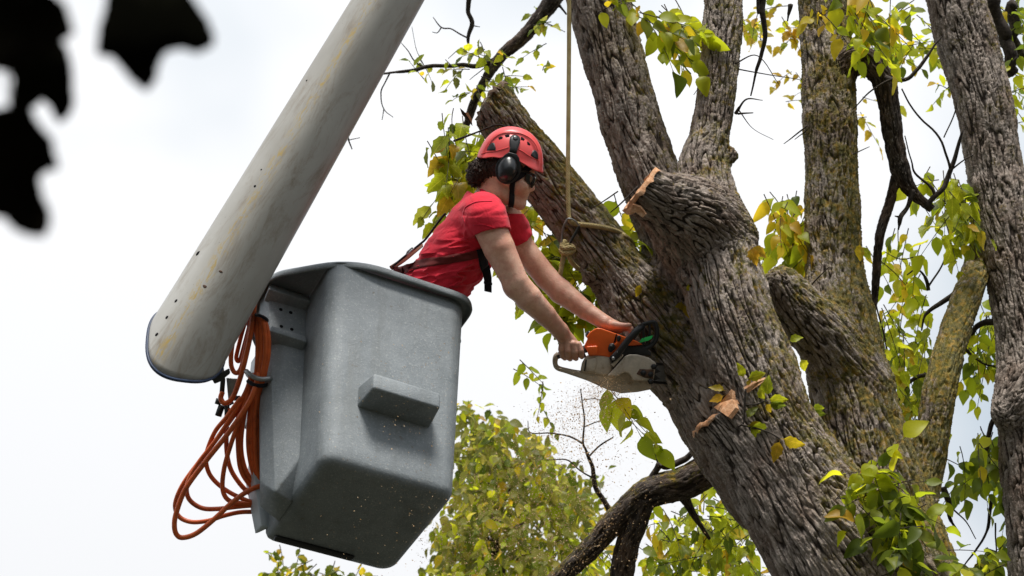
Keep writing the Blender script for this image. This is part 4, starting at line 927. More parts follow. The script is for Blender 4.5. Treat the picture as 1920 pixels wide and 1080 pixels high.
hose(A([(452, 745), (425, 782), (404, 808), (390, 840), (386, 862), (392, 887), (408, 907), (432, 924), (462, 938), (502, 952)], 225, 215), 4.2)
hose(A([(470, 720), (455, 770), (434, 830), (420, 880), (418, 920), (432, 940), (462, 944), (504, 948)], 218, 232), 4.2)
hose(A([(480, 730), (468, 790), (466, 840), (474, 878), (490, 902), (505, 912)], 216, 212), 4.2)
hose(A([(468, 735), (456, 790), (452, 840), (460, 880), (478, 908), (500, 925)], 214, 210), 4.2)
for p, r_, z in (([(415, 690, 0), (418, 712, 0), (416, 738, 0)], 4.5, 206), ([(425, 760, 0), (426, 772, 0), (426, 786, 0)], 5, 205), ([(411, 748, 0), (408, 758, 0)], 5.5, 200), ([(416, 760, 0), (411, 774, 0), (409, 780, 0)], 6, 200), ([(446, 742, 0), (447, 760, 0)], 4.5, 206), ([(436, 752, 0), (425, 758, 0)], 5, 200)):
    ptube('fitting', [(x, y, z) for x, y, _ in p], r_, M['fitting'], hoses, 10)
extrude('manifold', [(424, 708), (446, 710), (442, 752), (428, 750)], 185, 200, M['steel'], hoses, 2)
ptube('hose_clamp', [(462, 696, 226), (474, 706, 236), (490, 711, 238), (506, 710, 230), (506, 716, 214), (486, 712, 206), (466, 704, 208)], 4.4, M['steel'], hoses, 8, 40, True)
ptube('cable_tie', [(465, 715, 224), (478, 722, 234), (494, 723, 230), (504, 719, 216), (486, 716, 206), (468, 712, 210)], 3.6, M['webbing'], hoses, 6, 30, True)
ptube('cable_tie', [(478, 590, 214), (488, 592, 226), (499, 598, 222), (500, 602, 208), (486, 596, 202)], 3, M['webbing'], hoses, 6, 30, True)
ptube('cable_tie', [(414, 640, 200), (422, 642, 206), (432, 645, 204), (426, 644, 190)], 2, M['webbing'], hoses, 6, 24, True)
# ------------------------------------------------------------------ worker
def bpz(x, y, z):
    a, b, d = proj(bw(x, y, z)); return np.array([a, b, (D0 - d) / S0])
hip = bpz(.45, .36, .93); kneeA = bpz(.50, .28, .48); footA = bpz(.40, .28, .12); kneeB = bpz(.50, .45, .48); footB = bpz(.40, .46, .12)
hipA = bpz(.45, .29, .90); hipB = bpz(.45, .43, .90)
pv = tuple(hip)
h = 1.55
BF = Field((715, 232, -125), (1200, 720, 150), h)
def body_torso(F, g, k=7):
    "torso along the spine, g = clothing thickness"
    F.cap(pv, (812, 545, 4), 58 + g, 60 + g, k, 1.12); F.cap((812, 545, 4), (858, 478, 2), 60 + g, 60 + g, k, 1.18)
    F.cap((858, 478, 2), (892, 424, 0), 60 + g, 54 + g, k, 1.25); F.cap((892, 424, 0), (915, 392, 0), 52 + g, 33 + g, k, 1.5)
def near_arm(F, g, k, upto=9):
    F.cap((905, 397, 52), (912, 412, 72), 34 + g, 33 + g, k + 6)
    F.cap((910, 408, 72), (936, 466, 84), 32 + g, 29.5 + g, k)
    if upto > 1: F.cap((936, 466, 84), (966, 528, 90), 29.5, 24.5, k)
def far_arm(F, g, k, upto=9):
    F.cap((950, 412, -46), (962, 436, -62), 31 + g, 27 + g, k + 4)
    F.cap((962, 436, -62), (982, 468, -66), 27 + g, 23.5 + g, k)
    if upto > 1: F.cap((982, 468, -66), (1024, 520, -58), 23.5, 22, k)
body_torso(BF, -11)
near_arm(BF, 0, 3); far_arm(BF, 0, 3)
# forearms: muscle bellies then wrists
BF.cap((966, 528, 90), (990, 558, 82), 24, 25, 3); BF.cap((990, 558, 82), (1022, 590, 62), 25, 20, 3); BF.cap((1022, 590, 62), (1050, 620, 38), 20, 15.5, 3, 0.95)
BF.ell((962, 540, 92), (17, 19, 18), 10)
BF.cap((1024, 520, -58), (1052, 547, -50), 22, 23, 3); BF.cap((1052, 547, -50), (1098, 582, -30), 23, 17.5, 3); BF.cap((1098, 582, -30), (1136, 606, -12), 17, 14, 3)
# neck and head
BF.cap((914, 384, -2), (932, 348, 0), 33, 29, 12); BF.cap((932, 348, 0), (944, 322, 0), 29, 30, 8)
BF.ell((951, 306, 0), (50, 47, 38), 8)                                   # cranium
BF.ell((966, 338, 0), (34, 40, 32), 10)                                  # face block
BF.cap((938, 362, 24), (974, 384, 7), 12, 10, 9); BF.cap((938, 362, -24), (974, 384, -7), 12, 10, 9)   # jaw line
BF.ell((976, 382, 0), (9.5, 9, 12), 6); BF.ell((981, 380, 0), (5, 6, 8), 3)                          # chin
BF.ell((976, 366, 0), (11, 15, 16), 7)                                   # mouth bulge
BF.cap((993, 331, 0), (997, 351, 0), 4.0, 5.2, 5); BF.ell((997.5, 354, 0), (5.2, 4.8, 5.5), 3); BF.ell((992, 357, 5.5), (4.2, 3.4, 3.6), 2); BF.ell((992, 357, -5.5), (4.2, 3.4, 3.6), 2)   # nose
BF.ell((986.5, 367, 0), (4.4, 2.6, 10), 2); BF.ell((985.5, 372.5, 0), (4.2, 2.8, 9), 2); BF.cap((991, 369.8, -8), (991, 369.8, 8), 1.1, 1.1, 0, op='s')   # lips and the line between
BF.cap((995, 323, -15), (995, 323, 15), 7, 7, 6); BF.ell((975, 348, 23), (15, 11, 10), 9); BF.ell((975, 348, -23), (15, 11, 10), 9)   # brow, cheeks
BF.ell((991, 335, 15), (5, 5, 7), 3, op='s'); BF.ell((991, 335, -15), (5, 5, 7), 3, op='s')
BF.ell((950, 337, 36), (8, 12, 5), 3); BF.ell((950, 337, -36), (8, 12, 5), 3)     # ears
# right hand over the rear handle
BF.cap((1050, 620, 38), (1060, 634, 30), 15.5, 15, 5, 0.8); BF.ell((1066, 640, 27), (20, 13, 12), 6, 0.45)
fin = [((1054, 640, 33), (1052, 655, 34), (1055, 668, 27), (1059, 672, 14)), ((1064, 643, 36), (1064, 658, 38), (1066, 670, 29), (1069, 673, 15)),
       ((1075, 645, 37), (1077, 660, 38), (1078, 670, 29), (1080, 672, 15)), ((1084, 646, 33), (1089, 658, 35), (1090, 667, 27), (1091, 669, 14))]
for i, f in enumerate(fin):
    r_ = (5.2, 5.7, 5.8, 5.5)[i]
    BF.cap(f[0], f[1], r_ + .9, r_ + .4, 1.5); BF.cap(f[1], f[2], r_ + .5, r_, 1.0); BF.cap(f[2], f[3], r_, r_ - .6, 1.0); BF.ell(f[0], (6.2, 5.6, 5.6), 2)
BF.cap((1068, 634, 22), (1084, 650, 2), 7.5, 6.2, 4); BF.cap((1084, 650, 2), (1086, 664, -8), 6.2, 5.2, 2)      # thumb behind
# left hand on the front handle
BF.cap((1136, 606, -12), (1148, 611, -10), 13.5, 12.5, 4, 1.05); BF.ell((1156, 614, -12), (17, 11, 15), 6, 0.15)
BF.cap((1150, 609, 2), (1166, 611, 8), 8, 6.2, 4); BF.cap((1166, 611, 8), (1180, 610.5, 11), 6.0, 5.0, 1.5); BF.ell((1179, 610, 11), (6, 4.6, 5), 1)   # thumb
for i in range(4):
    z = -8 - 8.5 * i; x = 1170 - 2.2 * i
    BF.cap((x - 4, 612 + i, z), (x + 12, 616 + i, z), 6, 5.4, 1.5); BF.cap((x + 12, 616 + i, z), (x + 16, 630 + i, z + 1), 5.4, 5, 1); BF.cap((x + 16, 630 + i, z + 1), (x + 7, 638 + i, z + 3), 5, 4.3, 1)
V, Q = BF.nets(); V, Q = biggest(V, Q); V = relax(V, Q, 1, .5)
me = px_mesh('person', V, Q); fix_normals(me)
soil = sstep(1000, 1075, V[:, 0]) * (0.75 + 0.4 * pnoise(V / 9)); me.attributes.new('soil', 'FLOAT', 'POINT').data.foreach_set('value', np.clip(soil, 0, 1).astype(np.float32))
person = add('person', me, M['skin'], None, label='worker in red t-shirt and red helmet leaning out of the bucket with a chainsaw', category='person')
pb = bvh_of(me)

# shirt: torso and sleeves with open hems
SF = Field((700, 335, -135), (1010, 690, 165), 1.7)
body_torso(SF, 1.0); near_arm(SF, 5.0, 16, 1); far_arm(SF, 4.5, 14, 1)
SF.cap((898, 378, 0), (925, 400, 20), 30, 26, 16, 1.3); SF.cap((936, 466, 84), (944, 486, 86), 33, 32, 4); SF.cap((982, 468, -66), (992, 480, -66), 27.5, 26.5, 4)
SF.ell((905, 395, 58), (36, 30, 32), 14)
hemN = np.array([.36, .93, .1]); hemc = np.array([920, 440, 84])
gX, gY, gZ = [SF.lo[i] + SF.h * np.arange(SF.n[i]) for i in range(3)]
X, Y, Zg = np.meshgrid(gX, gY, gZ, indexing='ij'); X = X.astype(np.float32); Y = Y.astype(np.float32); Zg = Zg.astype(np.float32)
hn = (X - 918) * .20 + (Y - 439) * .94 + (Zg - 84) * .26 + 0.0016 * (X - 918) ** 2 * 0.6
hmask = (Zg > 48) & (X > 872 + (Y - 430) * 0.25) & (Y > 405)
SF.S = np.where(hmask & (hn > -30), np.maximum(SF.S, np.where(hn > 0, hn, np.minimum(hn, SF.S + 99))), SF.S) if False else np.where(hmask, np.maximum(SF.S, hn), SF.S)
torso_only = Field(SF.lo, SF.lo + (SF.n - 1) * SF.h, SF.h); body_torso(torso_only, 1.0); SF.S = np.where(hmask, np.minimum(SF.S, torso_only.S[:SF.n[0], :SF.n[1], :SF.n[2]]), SF.S)
fn_ = (X - 971) * .66 + (Y - 466) * .75; fm = (Zg < -34) & (X > 930)
SF.S = np.where(fm, np.maximum(SF.S, fn_), SF.S); SF.S = np.where(fm, np.minimum(SF.S, torso_only.S[:SF.n[0], :SF.n[1], :SF.n[2]] + 6), SF.S)
# folds pulled from the armpit to the waist, and bunching at the belt
u_ = (X - 900) * .80 - (Y - 450) * -.60; v_ = (X - 900) * -.60 + (Y - 450) * .80
fold = pnoise(np.stack([(X.ravel() - 880) / 95 + (Y.ravel() - 460) / 160, (Y.ravel() - 460) / 21 + (X.ravel() - 880) / 70, Zg.ravel() / 60], 1)).reshape(X.shape) if X.size < 9e6 else 0
fold2 = pnoise(np.stack([(X.ravel()) / 40, (Y.ravel()) / 40, Zg.ravel() / 45], 1)).reshape(X.shape)
fold3 = pnoise(np.stack([(X.ravel() - 880) / 70 - (Y.ravel() - 480) / 55, (Y.ravel() - 480) / 13 + (X.ravel() - 880) / 48 + 7, Zg.ravel() / 46 + 3], 1)).reshape(X.shape); pk = np.exp(-((Y - 505) / 48) ** 2) + .7 * np.exp(-(((X - 880) / 30) ** 2 + ((Y - 452) / 26) ** 2))
SF.S -= np.where(SF.S < 12, 6.0 * pk * (np.maximum(1 - np.abs(fold3) * 2.6, 0) ** 2 - .25), 0) * (1 - 0.8 * hmask)
del fold3, pk
lowm = sstep(420, 520, Y) * 0.7 + 0.35
SF.S += np.where(SF.S < 12, (1 - np.abs(fold) * 2.2) * 4.8 * lowm + fold2 * 3.0 * lowm, 0) * (1 - 0.7 * hmask)
# hollow the sleeve mouths and the neck opening
AF = Field(SF.lo, SF.lo + (SF.n - 1) * SF.h, SF.h); near_arm(AF, 1.6, 8); far_arm(AF, 1.6, 8); AS = AF.S[:SF.n[0], :SF.n[1], :SF.n[2]]
SF.S = np.where((hmask & (hn > -7)) | (fm & (fn_ > -7)), np.maximum(SF.S, -AS), SF.S)
SF.cap((916, 380, -2), (945, 325, 0), 33.5, 33, 0, op='s')
nk = (X - 917) * .50 + (Y - 381) * -.86; SF.S = np.where((Y < 400) & (np.abs(Zg) < 60) & (nk > 0), np.maximum(SF.S, nk * .8), SF.S)
V, Q = SF.nets(); V, Q = biggest(V, Q); V = relax(V, Q, 2, .5); me = px_mesh('shirt', V, Q); fix_normals(me); shirt = add('shirt', me, M['shirt'], person); sb = bvh_of(me)
del X, Y, Zg, AF, AS, torso_only, hn, hmask, fm, fn_, fold, fold2, lowm
# rib collar
ptube('collar', [(899, 356, 4), (905, 358, 22), (917, 369, 33), (930, 386, 33), (942, 398, 22), (950, 404, 4), (951, 402, -16), (938, 384, -33), (916, 364, -33), (903, 355, -16)], 3.4, M['collar'], shirt, 8, 60, True)
ribbon('sleeve_seam', sb, [(874, 424), (869, 406), (872, 390), (884, 382), (897, 378), (923, 377)], 1.6, .0012, M['collar'], shirt, 2)
ribbon('sleeve_seam', sb, [(888, 422), (905, 421), (930, 429), (950, 439)], 1.4, .0012, M['collar'], shirt, 2)
# hems
def hem_loop(name, F_a, c, nrm, r0, n=40):
    nrm = np.array(nrm, float); nrm /= np.linalg.norm(nrm); a = np.cross(nrm, [0, 0, 1.0]); a /= np.linalg.norm(a); b = np.cross(nrm, a); P = []
    for i in range(n):
        t = 2 * math.pi * i / n; d = a * math.cos(t) + b * math.sin(t); P.append(tuple(np.array(c) + d * r0))
    return ptube(name, P, 1.2, M['collar'], shirt, 6, None, True)
# trousers and boots, standing on the bucket floor
lo = np.min([hip, kneeA, kneeB, footA, footB], 0) - 80; hi = np.max([hip, kneeA, kneeB, footA, footB], 0) + 80
TF = Field(lo, hi, 4.5)
TF.cap(hip + [0, -8, 0], hip + [0, 14, 8], 50, 52, 10, 1.1)
for a_, b_, c_ in ((hipA, kneeA, footA), (hipB, kneeB, footB)): TF.cap(a_, b_, 37, 27, 12); TF.cap(b_, c_, 27, 23, 10)
V, Q = TF.nets(); V = relax(V, Q, 2); me = px_mesh('trousers', V, Q); fix_normals(me); add('trousers', me, M['trousers'], person)
for f_ in (footA, footB):
    P0 = pz(*f_); fw = (bw(1, 0, 0) - bw(0, 0, 0)); sdv = (bw(0, 1, 0) - bw(0, 0, 0))
    hull('boot', [P0 + fw * x + sdv * y + Vector((0, 0, z)) for x, y, z in ((-.09, -.05, -.058), (-.09, .05, -.058), (.17, -.05, -.058), (.17, .05, -.058), (-.08, -.05, .1), (-.08, .05, .1), (.05, -.045, .1), (.05, .045, .1), (.18, -.03, -.02), (.18, .03, -.02))], M['black'], person, .015)

# harness
ribbon('waist_strap', sb, [(738, 506), (752, 507), (785, 496), (820, 490), (860, 484), (892, 477), (910, 470)], 15, .004, M['strap'], person)
ribbon('back_strap', sb, [(733, 503), (757, 487), (780, 468), (792, 458)], 9, .006, M['strap_tan'], person)
ptube('back_strap', [(732, 503, -5), (755, 484, -12), (786, 459, -20), (800, 446, -24), (826, 411, -24), (836, 400, -22)], 2.2, M['webbing'], person, 6, 30)
ptube('harness_ring', [(764, 472, -14), (762, 478, -12), (768, 474, -14), (776, 466, -16), (772, 465, -18)], 1.6, M['steel'], person, 6, 24, True)
ribbon('chest_strap', sb, [(900, 466), (903, 480), (906, 496), (910, 506)], 16, .006, M['webbing'], person)
extrude('strap_end', [(901, 494), (918, 497), (922, 520), (922, 531), (922, 549), (908, 546), (908, 528)], 34, 38, M['webbing'], person, .8)
extrude('strap_keeper', [(907, 527), (923, 530), (923, 535), (907, 532)], 33, 39.5, M['webbing'], person, .5)

# hair
HF = Field((860, 280, -60), (1000, 375, 60), 1.3)
HF.ell((946, 312, 0), (50, 34, 41), 4); HF.ell((894, 326, 2), (17, 24, 25), 8); HF.ell((908, 318, 0), (22, 22, 30), 8); HF.ell((888, 334, 6), (10, 15, 15), 6)
HF.cap((975, 318, 30), (958, 334, 34), 6, 6, 4); HF.half((985, 330, 0), (.90, .30, 0)); HF.half((952, 341, 0), (.25, .97, 0))
V, Q = HF.nets(); V, Q = subdiv(V, Q); nn = vnormals(V, Q); am = sstep(935, 905, V[:, 0]) * 3.4 + .8
V = V + nn * ((np.abs(pnoise(V / 7)) * 2 - .5 + pnoise(V / 3.2) * .5) * am)[:, None]; me = px_mesh('hair', V, Q); fix_normals(me); hair = add('hair', me, M['hair'], person)
cv, cf = [], []
for i in range(520):
    k_ = R.random(); th, ph = R.uniform(0, 2 * math.pi), math.acos(R.uniform(-1, 1)); c0 = np.array([893, 326, 3]) if k_ < .75 else np.array([910, 322, 8])
    d = np.array([math.sin(ph) * math.cos(th) * 17, math.cos(ph) * 23, math.sin(ph) * math.sin(th) * 25]); p = c0 + d * R.uniform(.85, 1.1)
    if p[0] > 918: continue
    ax1 = np.array([R.gauss(0, 1) for _ in range(3)]); ax1 /= np.linalg.norm(ax1); t1_ = np.cross(ax1, d); t1_ /= np.linalg.norm(t1_) + 1e-9; o1 = d / np.linalg.norm(d); rr = R.uniform(1.5, 4.2); turns = R.uniform(.6, 1.5)
    P = [p + (t1_ * math.cos(a) + o1 * math.sin(a)) * rr + ax1 * a * .9 for a in np.linspace(0, 2 * math.pi * turns, 12)]
    v, f = tube_geo(pz_np(P), np.linspace(.38, .16, 12) * S0, 3); o_ = len(cv); cv += list(v); cf += [tuple(x + o_ for x in q) for q in f]
add('hair_curls', mesh('hair_curls', cv, cf), M['hair'], person, kind='stuff')

# helmet
th = math.radians(11.7); ex = np.array([math.cos(th), math.sin(th), 0]); eu = np.array([math.sin(th), -math.cos(th), 0]); ez = np.array([0, 0, 1.0]); HC = np.array([955.5, 309, 0])
def edge_h(u, lat):
    side = abs(lat); return side * (22 * math.exp(-((u + 1) / 17) ** 2) + 9 * math.exp(-((u + 34) / 16) ** 2) + 7 * math.exp(-((u - 27) / 16) ** 2)) - 1 + (1 - side) * (3 if u < 0 else -2)
def dome(az, el):
    ca, sa = math.cos(az), math.sin(az); ce, se = math.cos(el), math.sin(el); a, b, c = 57.5, 47.5, 67.0
    p_ = 2.15; x, y, z = ce * ca, ce * sa, se; r_ = (abs(x) ** p_ + abs(y) ** p_ + abs(z) ** p_) ** (-1 / p_)
    lat = abs(y) * r_; crest = 1 + 0.075 * (1 - float(sstep(.52, .57, np.float64(lat)))); flare = 1 + 0.085 * math.exp(-(se / .15) ** 2)
    return np.array([x * r_ * a * (crest if se > .2 else 1 + (crest - 1) * se / .2) * flare, y * r_ * b * flare, z * r_ * c * crest])
NA, NE = 176, 56; V = []; F = []
for i in range(NA):
    az = 2 * math.pi * i / NA; q = dome(az, 0.0); e_h = edge_h(q[0], math.sin(az)); lo_, hi_ = 0.0, math.pi / 2
    for _ in range(30):
        md = (lo_ + hi_) / 2
        if dome(az, md)[2] < e_h: lo_ = md
        else: hi_ = md
    e0 = lo_
    for j in range(NE + 1):
        p = dome(az, e0 + (math.pi / 2 - e0) * j / NE)
        if e_h < 0 and j < 6: p[2] += e_h * (1 - j / 6)
        if ca_f := math.cos(az) > .80 and j < 5: p[0] += (1 - j / 5) ** 2 * 3.0 * (math.cos(az) - .8) / .2
        V.append(HC + ex * p[0] + eu * p[2] + ez * p[1])
n1 = len(V)
for i in range(NA):
    for j in range(NE + 1): V.append(HC + (np.array(V[i * (NE + 1) + j]) - HC) * (0.985 if j == 0 else 0.955) + eu * (1.2 if j == 0 else 0))
st = NE + 1
for i in range(NA):
    k = (i + 1) % NA
    for j in range(NE):
        F.append((i * st + j, k * st + j, k * st + j + 1, i * st + j + 1)); F.append((n1 + i * st + j, n1 + i * st + j + 1, n1 + k * st + j + 1, n1 + k * st + j))
    F.append((i * st, n1 + i * st, n1 + k * st, k * st))
me = mesh('helmet', pz_np(V), F); bmw = bmesh.new(); bmw.from_mesh(me); bmesh.ops.remove_doubles(bmw, verts=bmw.verts, dist=2e-4); bmesh.ops.recalc_face_normals(bmw, faces=bmw.faces); bmw.to_mesh(me); bmw.free()
helmet = add('helmet', me, M['helmet'], person); hb = bvh_of(me)
c6 = lambda pts: [(860 + x / 6.356, 230 + y / 6.356) for x, y in pts]
for q in ([(472, 180), (505, 164), (526, 170), (520, 192), (482, 204)], [(548, 152), (575, 140), (608, 141), (606, 170), (562, 176)], [(642, 148), (668, 142), (704, 152), (700, 168), (645, 166)], [(738, 172), (755, 172), (788, 198), (776, 215), (740, 205)], [(812, 226), (830, 228), (856, 262), (848, 272), (820, 262)]):
    patch('vent', hb, c6(q), .0012, M['hole'], helmet, 2, .0005)
patch('side_clip', hb, c6([(612, 182), (640, 160), (690, 162), (722, 178), (732, 215), (716, 280), (692, 345), (690, 372), (602, 350), (612, 300), (604, 235)]), .010, M['black'], helmet, 4, .010)
patch('clip_button', hb, c6([(640, 178), (672, 164), (708, 184), (706, 218), (674, 232), (644, 214)]), .013, M['black_gloss'], helmet, 3, .006)
patch('clip_panel', hb, c6([(337, 330), (362, 275), (395, 242), (424, 240), (440, 290), (445, 334)]), .003, M['black'], helmet, 3, .003)
patch('clip_panel', hb, c6([(858, 390), (880, 345), (902, 324), (930, 345), (946, 385), (944, 438), (900, 425)]), .003, M['black'], helmet, 3, .003)
def on_helmet(pts, n, lift=.0004): return [l + nr * lift for l, nr in (shoot(hb, x, y) for x, y in catmull(np.array(c6(pts)), n)) if l is not None]
for pts in ([(345, 300), (400, 205), (490, 138), (610, 118), (735, 128), (845, 182), (915, 262), (948, 340)], [(268, 372), (350, 350), (440, 338), (540, 312), (596, 292)], [(706, 312), (760, 342), (830, 390), (900, 430), (960, 455)]): tube('ridge', on_helmet(pts, 40), .0022, M['helmet'], helmet, 6)
ptube('brim_edge', [(1012.5, 312, 14), (1014.5, 317, 6), (1014.5, 318, -4), (1012, 316, -14)], 2.0, M['helmet'], helmet, 6, 16)
# ear muffs hung from the clips
def muff(sg):
    g = Field((922, 285, 20), (985, 355, 90), 1.4); g.ell((951, 317, 46), (18.5, 25, 17), 0, 0.30); g.ell((954, 320, 53), (13.5, 18, 15), 5, 0.30); g.half((0, 0, 38), (0, 0, -1)); V, Q = g.nets(); V = relax(V, Q, 2)
    V[:, 2] *= sg; me = px_mesh('ear_muff', V, Q); fix_normals(me); add('ear_muff', me, M['black_gloss'], helmet)
    V2, F2 = tube_geo(pz_np([(953 + 20.5 * math.cos(a) * math.cos(.3) - 26.5 * math.sin(a) * math.sin(.3), 316 + 20.5 * math.cos(a) * math.sin(.3) + 26.5 * math.sin(a) * math.cos(.3), 42 * sg) for a in np.linspace(0, 2 * math.pi, 40, endpoint=False)]), 3.4 * S0, 8, True); add('muff_seal', mesh('muff_seal', V2, F2), M['black'], helmet)
muff(1); muff(-1)
extrude('muff_arm', c6([(598, 350), (692, 376), (722, 420), (735, 500), (724, 560), (700, 600), (660, 480), (600, 420), (540, 440), (500, 480), (478, 520), (490, 450), (540, 390)]), 44, 50, M['black'], helmet, 1)
ribbon('chin_strap', pb, c6([(655, 640), (645, 700), (636, 780), (632, 860), (628, 940), (622, 1012)]), 10, .004, M['webbing'], helmet, 2)
ribbon('chin_strap', pb, c6([(850, 520), (790, 570), (730, 630), (690, 660), (640, 690)]), 13, .005, M['webbing'], helmet, 2)
# safety glasses
V = []; arc = [(986, 322, 31), (994, 325, 27), (1000, 328, 19), (1003.5, 330, 9), (1004.5, 331, 0), (1003.5, 330, -9), (1000, 328, -19), (994, 325, -27), (986, 322, -31)]
arc = catmull(np.array(arc, float), 33)
for i, (x, y, z) in enumerate(arc):
    a = abs(z) / 31; drop = 20 * math.sin(math.pi * min(1, .18 + (1 - a) * .75)) + 4 if abs(z) > 4 else 15
    for j in range(5): V.append((x - .25 * drop * j / 4 * .9 - 1.6 * math.sin(math.pi * j / 4) * -1, y + drop * j / 4, z))
F = [(i * 5 + j, (i + 1) * 5 + j, (i + 1) * 5 + j + 1, i * 5 + j + 1) for i in range(32) for j in range(4)]
glasses = add('safety_glasses', mesh('safety_glasses', pz_np(V), F), M['lens'], person); md = glasses.modifiers.new('t', 'SOLIDIFY'); md.thickness = .003
ptube('frame', [tuple(p + [0.4, -.6, 0]) for p in arc], 1.7, M['black_gloss'], glasses, 6)
for sg in (1, -1): ptube('temple', [(987, 322, 31 * sg), (972, 319, 36 * sg), (955, 315, 39 * sg)], 2.2, M['black_gloss'], glasses, 6)
for sg in (1, -1): V2, Q2 = (lambda g: (g.ell((986.5, 336, 14 * sg), (6.5, 6.5, 6.5)), g.nets())[1])(Field((976, 326, min(4 * sg, 24 * sg)), (996, 346, max(4 * sg, 24 * sg)), 1.2)); me = px_mesh('eye', V2, Q2); fix_normals(me); add('eye', me, M['eye'], person)

# ------------------------------------------------------------------ chainsaw
s0 = pz(1140, 690, 5); saw = thing('chainsaw', 'orange and beige chainsaw with its bar buried in the elm', 'chainsaw', tuple(s0))
c7 = lambda pts: [(1020 + x / 6.354, 580 + y / 6.354) for x, y in pts]
extrude('top_cover', c7([(475, 440), (520, 350), (505, 330), (545, 275), (600, 235), (640, 220), (690, 228), (850, 285), (960, 325), (1100, 375), (1180, 420), (1060, 432), (935, 430), (780, 572), (700, 556), (640, 550), (560, 552), (525, 545), (520, 500)]), -24, 26, M['saw_orange'], saw, 5, 4)
extrude('cover_rib', c7([(500, 440), (640, 432), (640, 548), (560, 548), (525, 540)]), 20, 31, M['saw_orange'], saw, 2.5, 3)
extrude('cover_slot', c7([(858, 292), (872, 298), (850, 400), (828, 400)]), 26, 26.8, M['hole'], saw, .2)
extrude('rear_housing', c7([(430, 745), (450, 640), (500, 548), (620, 536), (785, 545), (805, 640), (830, 690), (780, 780), (700, 800), (600, 765), (500, 760)]), -26, 25, M['saw_grey'], saw, 5, 4)
extrude('housing_panel', c7([(508, 600), (620, 575), (630, 640), (600, 740), (500, 742)]), 24, 28, M['saw_grey'], saw, 2, 3)
extrude('housing_slot', c7([(494, 600), (510, 600), (490, 738), (474, 735)]), 24, 27.4, M['saw_dark'], saw, .4)
extrude('tank', c7([(170, 700), (300, 705), (440, 745), (600, 750), (780, 730), (900, 690), (1040, 740), (1100, 800), (1240, 850), (1285, 920), (1270, 955), (1120, 985), (920, 1002), (760, 960), (560, 870), (380, 790), (230, 735)]), -20, 20, M['saw_grey'], saw, 5, 4)
extrude('chassis', c7([(935, 430), (1175, 425), (1280, 520), (1270, 560), (1100, 540), (950, 560), (900, 560), (800, 600)]), -24, 22, M['saw_dark'], saw, 2)
extrude('chassis', c7([(760, 540), (960, 520), (1000, 560), (900, 700), (800, 760), (740, 640)]), -20, 17, M['saw_dark'], saw, 1)
extrude('clutch_cover', c7([(752, 795), (965, 560), (1010, 538), (1110, 536), (1250, 575), (1330, 632), (1335, 650), (1305, 838), (1180, 856), (1058, 852), (1040, 800), (1000, 758), (965, 752), (920, 770), (880, 800)]), 18, 38, M['saw_grey'], saw, 4, 4)
extrude('nut_recess', c7([(1100, 770), (1140, 710), (1310, 718), (1300, 830), (1200, 815)]), 37, 39.4, M['stain'], saw, 1)
for x, y in ((1182, 757), (1270, 775), (1306, 682), (1270, 860)): lathe('bar_nut', pz(1020 + x / 6.354, 580 + y / 6.354, 37), -FWD, [(0, .014), (.010, .014), (.011, .009), (.018, .009), (.019, .003)], M['saw_dark'], saw, 6)
extrude('side_plate', c7([(795, 655), (940, 535), (945, 555), (830, 690)]), 22, 34, M['saw_grey'], saw, 1.5)
ptube('rear_handle', [(1104, 652, 4), (1090, 657, 4), (1070, 662, 4), (1052, 665, 4), (1044, 668, 4)], [7.5, 7, 6.5, 6.2, 6], M['black'], saw, 12, 24)
ptube('handle_loop', [(1048, 664, 4), (1042, 670, 4), (1041, 682, 4), (1046, 690, 4), (1062, 695, 4), (1085, 701, 4), (1102, 704, 4)], [6, 5.6, 4.8, 5, 5.2, 7, 10], M['saw_grey'], saw, 12, 36)
ptube('trigger', [(1094, 662, 4), (1098, 670, 5), (1102, 671, 5)], 2.6, M['black'], saw, 8, 10)
ptube('front_handle', [(1149, 673, 34), (1160, 661, 37), (1172, 645, 40), (1186, 628, 40), (1197, 617, 34), (1203, 613, 22), (1203, 613, 0), (1196, 619, -24), (1186, 632, -36), (1176, 650, -38)], [6.4, 6.4, 6.2, 6.4, 6.6, 6.6, 6.2, 6, 6, 6], M['black'], saw, 12, 60)
extrude('handle_clamp', c7([(770, 585), (850, 500), (915, 480), (935, 520), (880, 560), (825, 625)]), 26, 40, M['black'], saw, 2)
for x, y in ((825, 585), (885, 512), (985, 405), (1018, 360)): lathe('screw', pz(1020 + x / 6.354, 580 + y / 6.354, 40), -FWD, [(0, .008), (.005, .008), (.007, .005), (.007, .0001)], M['steel'], saw, 10)
ptube('hand_guard', [(1203, 650, 20), (1206, 640, 22), (1205, 622, 24), (1204, 610, 24), (1212, 606, 24), (1226, 604, 22), (1231, 613, 20), (1232, 626, 18), (1228, 640, 18), (1218, 650, 18), (1204, 656, 18), (1192, 661, 18)], [3.2, 3.4, 3.4, 3.4, 3.4, 3.8, 4.2, 4.4, 4.4, 4.2, 3.8, 3.4], M['black'], saw, 10, 80)
ptube('guard_bar', [(1217, 606, 23), (1218, 620, 22), (1216, 634, 20), (1210, 652, 18)], 2.6, M['black'], saw, 8, 20)
ptube('guard_bar', [(1207, 650, 10), (1204, 628, -20), (1206, 612, -34), (1224, 606, -34), (1230, 626, -20), (1220, 646, 0)], 2.6, M['black'], saw, 8, 40)
extrude('warning_sticker', c7([(1134, 392), (1165, 345), (1297, 310), (1286, 348), (1240, 375), (1150, 396)]), 24, 26, M['sticker'], saw, .3)
extrude('guard_plate', c7([(1160, 350), (1290, 318), (1282, 352), (1150, 392)]), 20, 23.8, M['black'], saw, .5)
